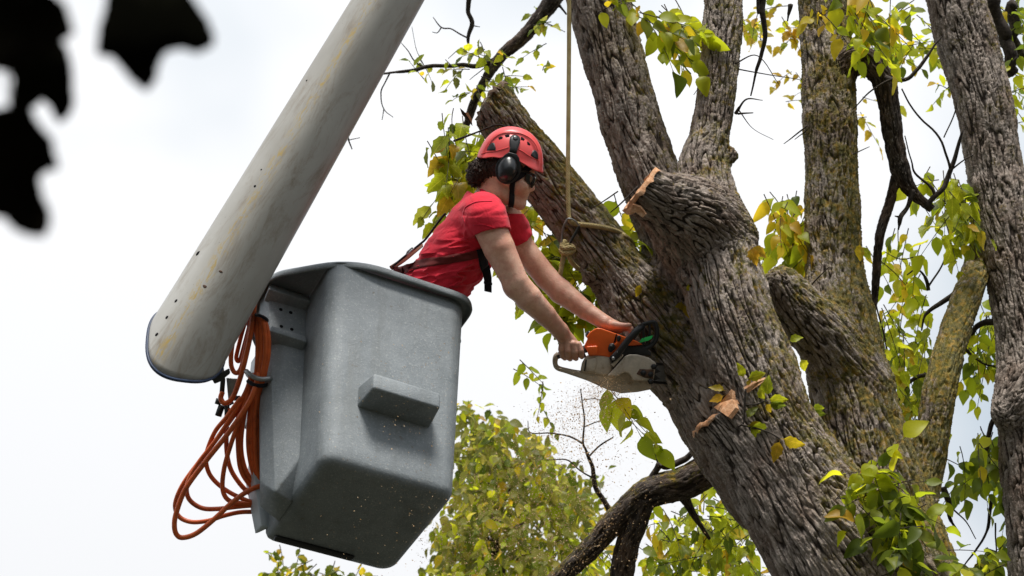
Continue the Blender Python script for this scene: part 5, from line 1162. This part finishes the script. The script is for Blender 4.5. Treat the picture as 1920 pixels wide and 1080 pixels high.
lathe('fuel_cap', pz(1105.5, 628, 12), (-0.75 * RT + 0.35 * UP - .6 * FWD), [(0, .017), (.012, .017), (.016, .014), (.018, .006), (.018, .0001)], M['black_gloss'], saw, 16)
lathe('fuel_neck', pz(1109, 630, 8), (-0.75 * RT + 0.35 * UP - .6 * FWD), [(0, .022), (.012, .020)], M['saw_orange'], saw, 16)
extrude('switch_knob', c7([(866, 330), (885, 305), (912, 312), (918, 345), (900, 385), (870, 382)]), 24, 33, M['black'], saw, 2.5, 3)
extrude('filter_knob', c7([(760, 470), (780, 410), (830, 402), (850, 425), (850, 470), (800, 515), (770, 505)]), 25, 31, M['black'], saw, 2)
lathe('knob_screw', pz(1146, 650, 31), -FWD, [(0, .009), (.005, .009), (.006, .0001)], M['saw_dark'], saw, 12)
extrude('cover_latch', c7([(830, 420), (880, 380), (900, 395), (860, 450)]), 25, 30, M['saw_orange'], saw, 1)
lathe('oil_cap', pz(1100, 657, 12), (-1 * RT + .2 * UP - .5 * FWD), [(0, .012), (.012, .012), (.014, .0001)], M['black'], saw, 12)
def skew_plate(name, poly, t, mt):
    "thin plate whose far end runs back into the trunk; poly (px,py,z)"
    V = [pz(x, y, z) for x, y, z in poly]; V += [v - FWD * t * S0 for v in V]; n = len(poly); F = [tuple(range(n)), tuple(range(2 * n - 1, n - 1, -1))] + [(i, (i + 1) % n, n + (i + 1) % n, n + i) for i in range(n)]
    me = mesh(name, V, F); fix_normals(me); add(name, me, M[mt], saw, sm=False)
skew_plate('guide_bar', [(1190, 688, 14), (1226, 684, -10), (1300, 690, -90), (1340, 706, -130), (1334, 722, -130), (1296, 720, -90), (1226, 714, -10), (1190, 712, 14)], 2.4, 'steel')
skew_plate('saw_chain', [(1190, 684, 13), (1226, 680, -11), (1302, 686, -92), (1346, 706, -136), (1338, 727, -136), (1296, 725, -92), (1226, 719, -11), (1190, 716, 13)], 1, 'saw_dark')
extrude('bumper_spike', c7([(1300, 640), (1370, 660), (1330, 700), (1390, 740), (1320, 770), (1385, 830), (1310, 850), (1290, 760)]), 6, 10, M['saw_dark'], saw, .4)

# ------------------------------------------------------------------ rope round the limb
dC = 8.22
rp0 = at(1068, 430, dC); rope = thing('climbing_rope', 'tan braided rope hanging down and hitched round the leaning limb', 'rope', tuple(rp0))
def rope_seg(name, pts, w_, parent=rope, n=None, mt='rope'):
    Q = catmull(np.array(pts, float), n or 16 * len(pts)); W = at_np(Q); r_ = w_ * .5 * Q[:, 2] / FPX; S_ = 12; V, F = tube_geo(W, r_, S_); me = mesh(name, V, F)
    ln = np.concatenate([[0], np.cumsum(np.linalg.norm(np.diff(W, axis=0), axis=1))]); C = np.zeros((len(V), 3), np.float32); C[:, 0] = np.tile(np.arange(S_) * 2 * math.pi / S_, len(W)); C[:, 2] = np.repeat(ln, S_)
    me.attributes.new('rco', 'FLOAT_VECTOR', 'POINT').data.foreach_set('vector', C.ravel()); return add(name, me, M[mt], parent)
rope_seg('hanging_rope', [(1067, -120, 8.5), (1067, 60, 8.42), (1066, 200, 8.34), (1065, 330, 8.27), (1066, 395, 8.24), (1068, 410, 8.23)], 8.2, n=80)
eb = BVHTree.FromPolygons(*(lambda o: ([v.co.copy() for v in o.data.vertices], [tuple(p.vertices) for p in o.data.polygons]))([o for o in elm.children if o.name == 'limb.001'][0]))
def onlimb(px, py, lift=.010):
    l, n_ = shoot(eb, px, py)
    return None if l is None else tuple([*proj(l + n_ * lift)])
wrap = [(1069, 414, 8.23)]
for x, y in ((1078, 419), (1090, 421), (1110, 423), (1130, 426), (1150, 431), (1165, 438), (1172, 443)):
    q = onlimb(x, y, .013); wrap.append((x, y, q[2] if q else wrap[-1][2] + .05))
wrap += [(1181, 451, wrap[-1][2] + .05), (1187, 462, wrap[-1][2] + .12), (1187, 475, wrap[-1][2] + .20), (1176, 488, wrap[-1][2] + .30)]
rope_seg('rope_hitch', wrap, 9.5, n=90)
rope_seg('rope_knot', [(1060, 452, 8.22), (1054, 460, 8.20), (1058, 466, 8.18), (1070, 464, 8.18), (1076, 468, 8.20), (1068, 474, 8.18), (1056, 474, 8.18), (1052, 468, 8.20), (1060, 460, 8.21), (1072, 462, 8.23), (1075, 470, 8.24), (1064, 476, 8.22), (1058, 478, 8.21)], 9.5, n=90)
rope_seg('rope_tail', [(1058, 474, 8.20), (1056, 484, 8.19), (1053, 500, 8.18), (1050, 518, 8.18), (1048, 540, 8.20)], 9, n=40)
rope_seg('rope_tail', [(1064, 474, 8.22), (1068, 484, 8.2), (1074, 494, 8.24), (1084, 504, 8.3)], 9, n=40)
kr = rope_seg('carabiner', [(1053, 460, 8.21), (1054, 440, 8.20), (1057, 424, 8.19), (1064, 411, 8.18), (1072, 411, 8.18), (1080, 416, 8.19), (1086, 424, 8.21)], 3.6, n=60, mt='steel')
rope_seg('gate', [(1086, 424, 8.21), (1082, 432, 8.21), (1073, 448, 8.21), (1069, 456, 8.21)], 5.2, kr, 30, 'fitting')

# ------------------------------------------------------------------ sawdust: chips in the air, on the bucket, on the saw
dv, df = [], []
def chip(c, s):
    o_ = len(dv); q = [Vector([R.gauss(0, 1) for _ in range(3)]).normalized() * s * R.uniform(.4, 1.2) for _ in range(4)]
    for v in q: dv.append(c + v)
    df.extend([(o_, o_ + 1, o_ + 2), (o_, o_ + 2, o_ + 3), (o_, o_ + 3, o_ + 1), (o_ + 1, o_ + 3, o_ + 2)])
for i in range(14000):
    t = R.random() ** .72; a = R.gauss(0, 1)
    x = 1165 - 250 * t ** 0.9 + a * (16 + 120 * t); y = 716 + 370 * t ** 1.25 + R.gauss(0, 1) * (8 + 56 * t); d = 8.0 - .55 * t + R.gauss(0, 1) * (.05 + .25 * t)
    if y > 1110 or (x < 780): continue
    chip(at(x, y, d), .0026 if R.random() < .82 else .0058)
for i in range(1300):
    t = R.random(); chip(at(1150 - 70 * t + R.gauss(0, 1) * (6 + 20 * t), 704 + 60 * t + R.gauss(0, 1) * (5 + 12 * t), 7.93 - .05 * t + R.gauss(0, .03)), .0022)
for i in range(520): chip(at(R.triangular(560, 860, 850), R.uniform(640, 1080), 6.7 + R.random() * .3), R.choice((.0014, .002, .002, .003, .0045)))
add('sawdust', mesh('sawdust', dv, df), M['dust'], None, sm=False, kind='stuff', label='pale sawdust spraying down from the chainsaw cut', category='sawdust')
# ------------------------------------------------------------------ leaves
def leaf_geo(seed, n=8, low=False):
    r_ = random.Random(seed); V = []; U = []; F = []; wd = r_.uniform(.27, .36); cv_ = r_.uniform(.05, .38); fd = r_.uniform(.12, .5); tw = r_.uniform(-.5, .5); asym = r_.uniform(-.05, .05)
    ped = .10
    for i in range(n + 1):
        t = i / n; y = ped + t; z = -cv_ * t * t + .05 * math.sin(5 * t + seed)
        prof = math.sin(math.pi * t ** .80) ** .85 * (1 - .30 * t) * 1.12
        tip = .0 if i in (0, n) else 1
        wl = wd * prof * tip * (1 + (0 if low else .10 * (-1) ** i)); wr = wd * prof * tip * (1 + (0 if low else .10 * (-1) ** (i + 1)))
        a = tw * t
        for s, ww in ((-1, wl + asym * prof), (0, 0), (1, wr - asym * prof)):
            x = s * ww; zz = z + abs(x) * fd + .03 * math.sin(9 * t + s * 2 + seed); V.append((x * math.cos(a), y + (.03 if s else 0), zz + x * math.sin(a))); U.append((.5 + .5 * s * (ww / (wd + 1e-6)), t))
    for i in range(n):
        a = i * 3; F += [(a, a + 1, a + 4, a + 3), (a + 1, a + 2, a + 5, a + 4)]
    k = len(V); V += [(-.012, 0, .02), (.012, 0, .02), (.012, ped + .05, 0), (-.012, ped + .05, 0)]; U += [(.5, 0)] * 4; F.append((k, k + 1, k + 2, k + 3))
    return V, U, F
LM = {}
def leaf_mesh(hue, k):
    if (hue, k) in LM: return LM[hue, k]
    V, U, F = leaf_geo(k); me = mesh('leaf', V, F); uvl = me.uv_layers.new(name='UVMap')
    for lp in me.loops: uvl.data[lp.index].uv = U[lp.vertex_index]
    me.materials.append(M['leaf_' + hue]); smooth(me); LM[hue, k] = me; return me
CNT = {}; LIMIT = 296
MASS = {}
def basis(ax, nr):
    y = ax.normalized(); z = (nr - y * nr.dot(y)).normalized(); x = y.cross(z); return x, y, z
def put_leaf(tree, parent, pos, ax, nr, size, hue):
    x, y, z = basis(ax, nr); k = R.randrange(6); Mx = Matrix(((x.x * size, y.x * size, z.x * size, pos.x), (x.y * size, y.y * size, z.y * size, pos.y), (x.z * size, y.z * size, z.z * size, pos.z), (0, 0, 0, 1)))
    if CNT.get(tree.name, 0) < LIMIT:
        CNT[tree.name] = CNT.get(tree.name, 0) + 1
        o = bpy.data.objects.new('leaf', leaf_mesh(hue, k)); COL.objects.link(o); o.parent = parent
        if parent.parent is None: o.matrix_parent_inverse = Matrix.Translation(-parent.location)
        o.matrix_basis = Mx
    else: MASS.setdefault(tree.name, (tree, []))[1].append((Mx, k, hue, R.random()))
def flush_mass():
    geo = [leaf_geo(k, 7, True) for k in range(6)]
    for tree, lst in MASS.values():
        byh = {}
        for q in lst: byh.setdefault(q[2], []).append(q)
        Vs, Fs, tone, mi = [], [], [], []; hs = list(byh)
        off = 0
        for hi_, hname in enumerate(hs):
            for Mx, k, _, tn in byh[hname]:
                V, U, F = geo[k]; A = np.array(Mx); P = np.array(V) @ A[:3, :3].T + A[:3, 3]; Vs.append(P); Fs += [tuple(i + off for i in f) for f in F]; tone += [tn] * len(P); mi += [hi_] * len(F); off += len(P)
        me = mesh('foliage', np.vstack(Vs), Fs)
        for hname in hs: me.materials.append(M['mass_' + hname])
        me.polygons.foreach_set('material_index', np.array(mi, np.int32)); me.attributes.new('tone', 'FLOAT', 'POINT').data.foreach_set('value', np.array(tone, np.float32))
        add('foliage', me, None, tree, kind='stuff')
def pick(mix):
    t = R.random() * sum(w_ for _, w_ in mix)
    for h_, w_ in mix:
        t -= w_
        if t <= 0: return h_
    return mix[-1][0]
def spray(tree, cx, cy, rx, ry, ntw, per, lpx, d, dsp, mix, heading=None, twig=True, droop=.5, rot=0.0, tw=2.2):
    "leafy twigs inside an ellipse: each twig a part of the tree, its leaves sub-parts"
    for _ in range(ntw):
        rr = math.sqrt(R.random()); a = R.uniform(0, 2 * math.pi); ex_, ey_ = rr * math.cos(a) * rx, rr * math.sin(a) * ry
        x = cx + ex_ * math.cos(rot) - ey_ * math.sin(rot); y = cy + ex_ * math.sin(rot) + ey_ * math.cos(rot); dd = d + R.gauss(0, dsp); s = lpx * dd / FPX
        P = at(x, y, dd); hz = R.uniform(0, 2 * math.pi) if heading is None else heading + R.gauss(0, .5)
        # twig direction: mostly along the picture plane, sinking under its own weight
        g = RT * math.cos(hz) + UP * math.sin(hz) * .55 + FWD * R.gauss(0, .3) + Vector((0, 0, -droop)); g.normalize(); Ln = s * (.42 * per + .3); p0 = P - g * Ln * .5
        bend = Vector((R.gauss(0, .12), R.gauss(0, .12), -.25)) * Ln; pts = [p0 + g * Ln * t + bend * t * t for t in np.linspace(0, 1, 7)]
        if twig: tp_ = tube('twig', pts, np.linspace(tw * .5, tw * .22, 7) * dd / FPX, M['twig'], tree, 5)
        else: tp_ = tree
        for k in range(per):
            t = (k + .6) / per; i = min(5, int(t * 6)); p = pts[i].lerp(pts[i + 1], t * 6 - i); sd = 1 if k % 2 else -1; lat = g.cross(FWD).normalized() * sd
            ax = lat * R.uniform(.4, 1.0) + g * R.uniform(.3, .9) + Vector((0, 0, -R.uniform(.2, 1.1))) + Vector((R.gauss(0, .3), R.gauss(0, .3), R.gauss(0, .2)))
            if k == per - 1: ax = g + Vector((0, 0, -.5))
            nr = Vector((R.gauss(0, .5), R.gauss(0, .5), .8)) - FWD * R.uniform(.1, 1.3)
            put_leaf(tree, tp_, p, ax, nr, s * R.uniform(.62, 1.12), pick(mix))
def single(tree, px, py, d, ang, lpx, hue, tilt=.3, parent=None):
    "one leaf: ang = direction of its tip in the picture (degrees, counter-clockwise)"
    a = math.radians(ang); ax = RT * math.cos(a) + UP * math.sin(a) + FWD * R.uniform(-.2, .2); nr = -FWD + (RT * R.gauss(0, 1) + UP * R.gauss(0, 1)) * tilt; put_leaf(tree, parent or tree, at(px, py, d), ax, nr, lpx * d / FPX, hue)
LG = [('lime', 7), ('green', 1.6), ('yellow', .9)]; YG = [('lime', 6), ('yellow', 2.4), ('green', .8)]; DG = [('green', 6), ('lime', 1.8), ('yellow', .3)]; MG = [('lime', 6), ('green', 2.4), ('yellow', .8)]; BGm = [('olive', 6), ('green', 2), ('lime', 2.4), ('yellow', .7)]

# elm: near clusters
for x, y, d, a, l, h_ in ((1407, 462, 8.02, -75, 34, 'yellow'), (1408, 462, 8.02, -35, 32, 'yellow'), (1202, 532, 8.0, -110, 24, 'yellow'), (1279, 562, 7.9, -105, 32, 'yellow'), (1286, 546, 7.9, 50, 18, 'lime'), (1283, 570, 7.9, -70, 26, 'yellow'),
                          (1395, 710, 7.62, 115, 30, 'lime'), (1400, 710, 7.62, 15, 34, 'lime'), (1360, 733, 7.62, 160, 28, 'yellow'), (1358, 742, 7.62, 195, 26, 'yellow'), (1400, 724, 7.62, 60, 14, 'yellow'), (1434, 752, 7.6, 110, 28, 'lime'), (1437, 744, 7.6, 85, 36, 'lime'), (1438, 748, 7.6, -5, 36, 'lime'), (1440, 753, 7.6, -20, 34, 'green'),
                          (1436, 756, 7.6, -60, 18, 'yellow'), (1400, 785, 7.58, 55, 28, 'green'), (1402, 798, 7.56, -25, 44, 'lime'), (1402, 797, 7.56, 5, 24, 'yellow'), (1464, 822, 7.5, -15, 42, 'yellow'), (1463, 824, 7.5, -110, 40, 'yellow'),
                          (1478, 640, 8.5, 20, 26, 'lime'), (1484, 660, 8.5, -80, 30, 'lime'), (1500, 672, 8.5, -60, 26, 'lime'), (1520, 768, 8.4, 5, 26, 'lime'), (1522, 772, 8.4, -10, 24, 'green'), (1612, 455, 8.7, -90, 32, 'yellow'), (1616, 460, 8.7, -60, 28, 'lime')):
    sd_ = surf_d(x, y) if d < 8.2 else None; single(elm, x, y, sd_ - .045 if sd_ else d, a, l, h_)
def on_bark(pts): return [(x, y, (surf_d(x, y) or d) - .035, w_) for x, y, d, w_ in pts]
for pts in ([(1398, 730, 7.7, 5), (1396, 760, 7.7, 6), (1395, 790, 7.7, 6), (1384, 800, 7.7, 7)], [(1392, 796, 7.7, 6), (1420, 804, 7.7, 5), (1446, 812, 7.7, 4), (1464, 823, 7.7, 4)], [(1398, 760, 7.7, 4), (1418, 758, 7.7, 4), (1437, 750, 7.7, 3)]): twig_tube('twig', on_bark(pts), elm)
spray(elm, 862, 316, 30, 54, 14, 6, 46, 8.62, .10, LG, heading=math.radians(-110)); spray(elm, 836, 250, 10, 26, 2, 4, 40, 8.6, .05, YG, heading=math.radians(-120)); spray(elm, 840, 338, 18, 26, 3, 5, 48, 8.6, .08, LG, heading=math.radians(-120)); spray(elm, 905, 300, 14, 30, 2, 5, 42, 8.6, .05, LG)
spray(elm, 985, 415, 28, 24, 8, 5, 46, 8.75, .1, YG); spray(elm, 1046, 492, 40, 54, 22, 5, 46, 8.75, .12, LG, rot=-.7); spray(elm, 1094, 566, 40, 38, 17, 5, 48, 8.7, .12, LG, rot=-.7); spray(elm, 1150, 620, 20, 14, 1, 4, 40, 8.6, .1, LG)
spray(elm, 1178, 436, 28, 26, 7, 5, 50, 8.75, .08, LG)
spray(elm, 1250, 40, 36, 28, 5, 5, 46, 8.7, .12, YG, heading=math.radians(-20)); spray(elm, 1278, 68, 44, 24, 10, 5, 48, 8.7, .12, LG, heading=math.radians(-50)); spray(elm, 1140, 4, 40, 8, 3, 4, 36, 8.5, .1, YG)
spray(elm, 1478, 450, 28, 60, 17, 6, 42, 9.3, .15, YG, heading=math.radians(-100)); spray(elm, 1600, 38, 42, 38, 9, 6, 42, 9.2, .2, YG, heading=math.radians(-70)); spray(elm, 1640, 55, 34, 44, 7, 6, 40, 9.2, .2, YG, heading=math.radians(-80))
spray(elm, 1530, 20, 22, 16, 2, 4, 34, 9.2, .1, [('yellow', 1)])
spray(elm, 1198, 768, 54, 18, 3, 5, 54, 8.6, .1, LG, heading=math.radians(-10), droop=.9)
spray(elm, 1672, 960, 60, 58, 15, 6, 50, 7.35, .12, DG, droop=-.2); spray(elm, 1600, 908, 40, 22, 3, 5, 42, 7.4, .08, MG, droop=-.3); spray(elm, 1640, 860, 30, 22, 2, 5, 48, 7.4, .06, [('lime', 1)], droop=-.6); spray(elm, 1700, 1040, 44, 40, 5, 6, 50, 7.3, .1, DG); spray(elm, 1820, 1050, 40, 24, 2, 5, 44, 7.6, .1, DG)
# right: leaves between the stems and beyond
spray(gt, 1696, 690, 54, 104, 35, 6, 36, 9.9, .3, MG, heading=math.radians(-95)); spray(gt, 1790, 400, 44, 48, 16, 6, 38, 9.7, .25, MG, heading=math.radians(-90)); spray(gt, 1690, 520, 46, 60, 12, 6, 34, 9.9, .25, YG, heading=math.radians(-95))
spray(gt, 1730, 360, 16, 30, 3, 4, 36, 9.7, .1, LG); spray(gt, 1838, 640, 36, 80, 19, 5, 34, 10, .25, MG, heading=math.radians(-90)); spray(gt, 1870, 880, 52, 60, 19, 6, 36, 9.8, .3, DG, heading=math.radians(-95)); spray(gt, 1820, 900, 44, 40, 6, 5, 34, 9.8, .3, DG); spray(gt, 1845, 1040, 70, 40, 9, 6, 36, 9.6, .3, DG)
spray(gt, 1904, 660, 16, 60, 4, 5, 32, 10, .1, MG); spray(gt, 1716, 850, 20, 70, 7, 5, 34, 10, .2, MG, heading=math.radians(-95)); spray(gt, 1905, 60, 22, 70, 9, 6, 32, 11, .3, DG); spray(gt, 1908, 190, 14, 60, 6, 6, 30, 11, .3, MG); spray(gt, 1700, 70, 54, 64, 17, 6, 32, 10.8, .3, MG); spray(gt, 1775, 130, 16, 50, 3, 5, 26, 10.8, .3, MG)
spray(gt, 1880, 530, 8, 30, 1, 4, 30, 10, .1, LG)
for pts in ([(1890, 600, 9.6, 16), (1850, 605, 9.7, 13), (1825, 620, 9.7, 10), (1815, 640, 9.7, 6)], [(1800, 540, 9.7, 12), (1760, 570, 9.7, 10), (1735, 590, 9.7, 7), (1728, 620, 9.7, 4)], [(1740, 545, 9.7, 8), (1735, 520, 9.7, 7), (1720, 505, 9.7, 5), (1700, 515, 9.7, 4)], [(1738, 540, 9.7, 6), (1765, 500, 9.7, 5), (1778, 465, 9.7, 3)],
            [(1720, 480, 9.7, 3), (1690, 486, 9.7, 3), (1660, 472, 9.7, 2)], [(1750, 700, 9.7, 10), (1715, 710, 9.7, 8), (1690, 740, 9.7, 5), (1665, 800, 9.7, 3)], [(1640, 560, 9.7, 4), (1660, 640, 9.7, 5), (1670, 700, 9.7, 3)],
            [(1872, 780, 9.5, 12), (1856, 800, 9.5, 10), (1850, 850, 9.5, 9), (1860, 880, 9.5, 7), (1880, 905, 9.5, 4)], [(1770, 910, 9.6, 14), (1778, 940, 9.6, 12), (1780, 970, 9.6, 8), (1800, 1000, 9.6, 5)], [(1858, 930, 9.6, 8), (1852, 990, 9.6, 7), (1830, 1030, 9.6, 6), (1808, 1060, 9.6, 4)], [(1780, 950, 9.6, 6), (1810, 975, 9.6, 4), (1830, 1010, 9.6, 3)],
            [(1866, 980, 9.6, 5), (1868, 1020, 9.6, 4), (1870, 1060, 9.6, 3)], [(1795, 640, 9.6, 8), (1840, 680, 9.7, 6), (1880, 690, 9.7, 4), (1905, 720, 9.7, 3)], [(1860, 0, 10.6, 34), (1875, 60, 10.6, 30), (1900, 140, 10.6, 26)], [(1898, 10, 10.8, 26), (1900, 70, 10.8, 22), (1925, 110, 10.8, 18)]):
    twig_tube('branch', pts, gt)
# behind, below: olive leaves round the arching limb
spray(it, 1330, 1000, 90, 60, 28, 7, 32, 10.6, .4, MG); spray(it, 1290, 1045, 80, 36, 14, 7, 30, 10.8, .3, MG); spray(it, 1390, 1030, 44, 50, 9, 7, 32, 10.6, .3, MG); spray(it, 1360, 935, 40, 26, 5, 6, 32, 10.5, .2, LG); spray(it, 1240, 965, 20, 26, 2, 5, 30, 10.5, .2, LG); spray(it, 1200, 1010, 12, 26, 1, 4, 28, 10.3, .1, MG); spray(it, 1120, 1030, 36, 50, 8, 6, 28, 10.8, .2, MG)
spray(it, 1010, 700, 30, 22, 2, 5, 24, 10.8, .2, LG, heading=math.radians(-30)); spray(it, 1015, 770, 14, 30, 2, 6, 22, 10.8, .1, LG, heading=math.radians(-100)); spray(it, 1060, 870, 14, 20, 1, 5, 22, 10.8, .1, LG)
# sparse top tree
for x, y, a, b_, n in ((815, 128, 40, 8, 3), (880, 90, 14, 16, 2), (925, 95, 30, 14, 3), (950, 140, 40, 22, 5), (880, 175, 22, 16, 3), (855, 140, 20, 12, 2), (1000, 110, 26, 20, 2), (1025, 40, 22, 26, 3), (945, 170, 26, 14, 2)):
    spray(jt, x, y, a, b_, n, 4, 24, 11.8, .2, [('green', 4), ('lime', 4), ('yellow', 1.2), ('olive', 2)], tw=2)
spray(jt, 1450, 45, 60, 40, 9, 6, 26, 13, .4, [('yellow', 4), ('lime', 2)], tw=2); spray(jt, 1480, 165, 34, 34, 4, 6, 22, 13, .4, [('yellow', 3), ('lime', 1)], tw=1.6); spray(jt, 1620, 210, 30, 30, 3, 5, 24, 13, .4, [('yellow', 3), ('lime', 2)], tw=1.6); spray(jt, 1380, 15, 60, 18, 3, 6, 28, 13, .3, [('yellow', 2), ('lime', 3)], tw=2)

# far tree below the saw
f0 = at(935, 1250, 16); ft = thing('background_tree', 'tall leafy tree in autumn olive green behind the bucket, low in the picture', 'tree', (f0.x, f0.y, 0), 'trees beyond the lift')
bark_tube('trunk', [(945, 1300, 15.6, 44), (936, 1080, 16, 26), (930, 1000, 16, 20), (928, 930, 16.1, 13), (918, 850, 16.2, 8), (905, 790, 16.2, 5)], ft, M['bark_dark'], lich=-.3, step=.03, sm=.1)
tl = Limb([(945, 1300, 15.6, 44), (950, 1350, 15.5, 46)], n=4, lump=0); tp = at(945, 1295, 15.6); tl.P = np.array([tuple(tp + (Vector((tp.x, tp.y, -.1)) - tp) * t) for t in np.linspace(0, 1, 30)]); tl.r = np.linspace(.11, .2, 30); tl.setup(); bark_tube('trunk', None, ft, M['bark_dark'], step=.05, world=tl)
for pts in ([(932, 1010, 16, 11), (948, 1000, 16, 9), (975, 985, 16, 6), (1020, 960, 16, 3)], [(934, 1040, 16, 12), (905, 990, 16, 8), (880, 920, 16, 5)], [(930, 960, 16, 9), (960, 910, 16, 6), (985, 850, 16, 3)], [(926, 920, 16, 8), (900, 880, 16, 5), (880, 820, 16, 3)], [(935, 1060, 16, 10), (1000, 1030, 16, 7), (1060, 1010, 16, 4)], [(936, 1075, 16, 10), (880, 1050, 16, 6), (830, 1040, 16, 3)]): twig_tube('branch', pts, ft)
def fspray(cx, cy, rx, ry, n, per=7, size=25): spray(ft, cx, cy, rx, ry, int(n * 1.5), per, size, 16.1, .8, BGm, twig=False)
for q in ((905, 800, 40, 34, 10), (895, 860, 46, 40, 20), (950, 850, 50, 36, 18), (1010, 880, 44, 40, 16), (880, 930, 50, 44, 22), (960, 930, 60, 44, 24), (1040, 950, 50, 46, 22), (1090, 960, 26, 32, 7), (860, 1010, 50, 46, 22), (940, 1010, 60, 46, 22), (1030, 1030, 56, 46, 20), (850, 1070, 56, 30, 14), (960, 1070, 80, 26, 18), (1080, 1060, 40, 30, 8), (875, 770, 12, 22, 2), (1000, 830, 24, 16, 4), (960, 795, 26, 14, 2), (1100, 905, 20, 20, 2), (1060, 900, 24, 24, 4)): fspray(*q)
# small crown low at the left
k0 = at(590, 1300, 15); kt = thing('background_tree', 'small sparse tree top with green and yellow leaves under the bucket', 'tree', (k0.x, k0.y, 0), 'trees beyond the lift')
tl = Limb([(600, 1300, 15, 20), (610, 1350, 15, 22)], n=4, lump=0); tp = at(598, 1110, 15); tl.P = np.array([tuple(tp + (Vector((tp.x, tp.y, -.1)) - tp) * t) for t in np.linspace(0, 1, 30)]); tl.r = np.linspace(.02, .12, 30); tl.setup(); bark_tube('trunk', None, kt, M['bark_dark'], step=.05, world=tl)
for x, y, a, b_, n in ((545, 1060, 34, 16, 6), (505, 1036, 10, 6, 1), (610, 1070, 50, 12, 7), (560, 1085, 70, 10, 6), (670, 1078, 18, 8, 2)): spray(kt, x, y, a, b_, n, 5, 23, 15, .3, [('green', 4), ('yellow', 2), ('lime', 2)], tw=2)
flush_mass()

# foreground maple leaves, a metre from the lens
m0 = at(120, -160, 1.08); mp_ = thing('maple_branch', 'dark maple leaves hanging close to the camera at the upper left', 'branch', tuple(m0))
tube('branch', [at(-260, -120, 1.12), at(-60, -90, 1.09), at(140, -100, 1.07), at(330, -120, 1.06), at(520, -190, 1.05)], [.006, .0055, .005, .004, .003], M['twig'], mp_, 8, 30)
def maple(outline, d, stem, curl):
    bm = bmesh.new(); P = np.array(outline, float); c = P.mean(0); P = c + (P - c) * 1.045; dense = []
    for i in range(len(P)):
        a, b = P[i], P[(i + 1) % len(P)]; k = max(1, int(np.linalg.norm(b - a) / 7))
        for j in range(k): q = a + (b - a) * j / k; dense.append(q + np.array([R.uniform(-1.5, 1.5), R.uniform(-1.5, 1.5)]))
    f = bm.faces.new([bm.verts.new((q[0], q[1], 0)) for q in dense]); bmesh.ops.triangulate(bm, faces=[f]); bmesh.ops.subdivide_edges(bm, edges=[e for e in bm.edges if not e.is_boundary], cuts=2); bmesh.ops.triangulate(bm, faces=bm.faces)
    for v in bm.verts:
        r2 = ((v.co.x - c[0]) ** 2 + (v.co.y - c[1]) ** 2) / 1e4; v.co = at(v.co.x, v.co.y, d + curl * r2 * .012 + .006 * math.sin(v.co.x / 40) + .005 * math.cos(v.co.y / 33))
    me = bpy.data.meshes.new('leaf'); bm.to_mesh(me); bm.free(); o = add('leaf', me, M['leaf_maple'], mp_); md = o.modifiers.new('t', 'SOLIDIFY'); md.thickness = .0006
    tube('petiole', [at(*stem[0], 1.075), at(*stem[1], d)], [.0012, .0008], M['twig'], mp_, 6, 8)
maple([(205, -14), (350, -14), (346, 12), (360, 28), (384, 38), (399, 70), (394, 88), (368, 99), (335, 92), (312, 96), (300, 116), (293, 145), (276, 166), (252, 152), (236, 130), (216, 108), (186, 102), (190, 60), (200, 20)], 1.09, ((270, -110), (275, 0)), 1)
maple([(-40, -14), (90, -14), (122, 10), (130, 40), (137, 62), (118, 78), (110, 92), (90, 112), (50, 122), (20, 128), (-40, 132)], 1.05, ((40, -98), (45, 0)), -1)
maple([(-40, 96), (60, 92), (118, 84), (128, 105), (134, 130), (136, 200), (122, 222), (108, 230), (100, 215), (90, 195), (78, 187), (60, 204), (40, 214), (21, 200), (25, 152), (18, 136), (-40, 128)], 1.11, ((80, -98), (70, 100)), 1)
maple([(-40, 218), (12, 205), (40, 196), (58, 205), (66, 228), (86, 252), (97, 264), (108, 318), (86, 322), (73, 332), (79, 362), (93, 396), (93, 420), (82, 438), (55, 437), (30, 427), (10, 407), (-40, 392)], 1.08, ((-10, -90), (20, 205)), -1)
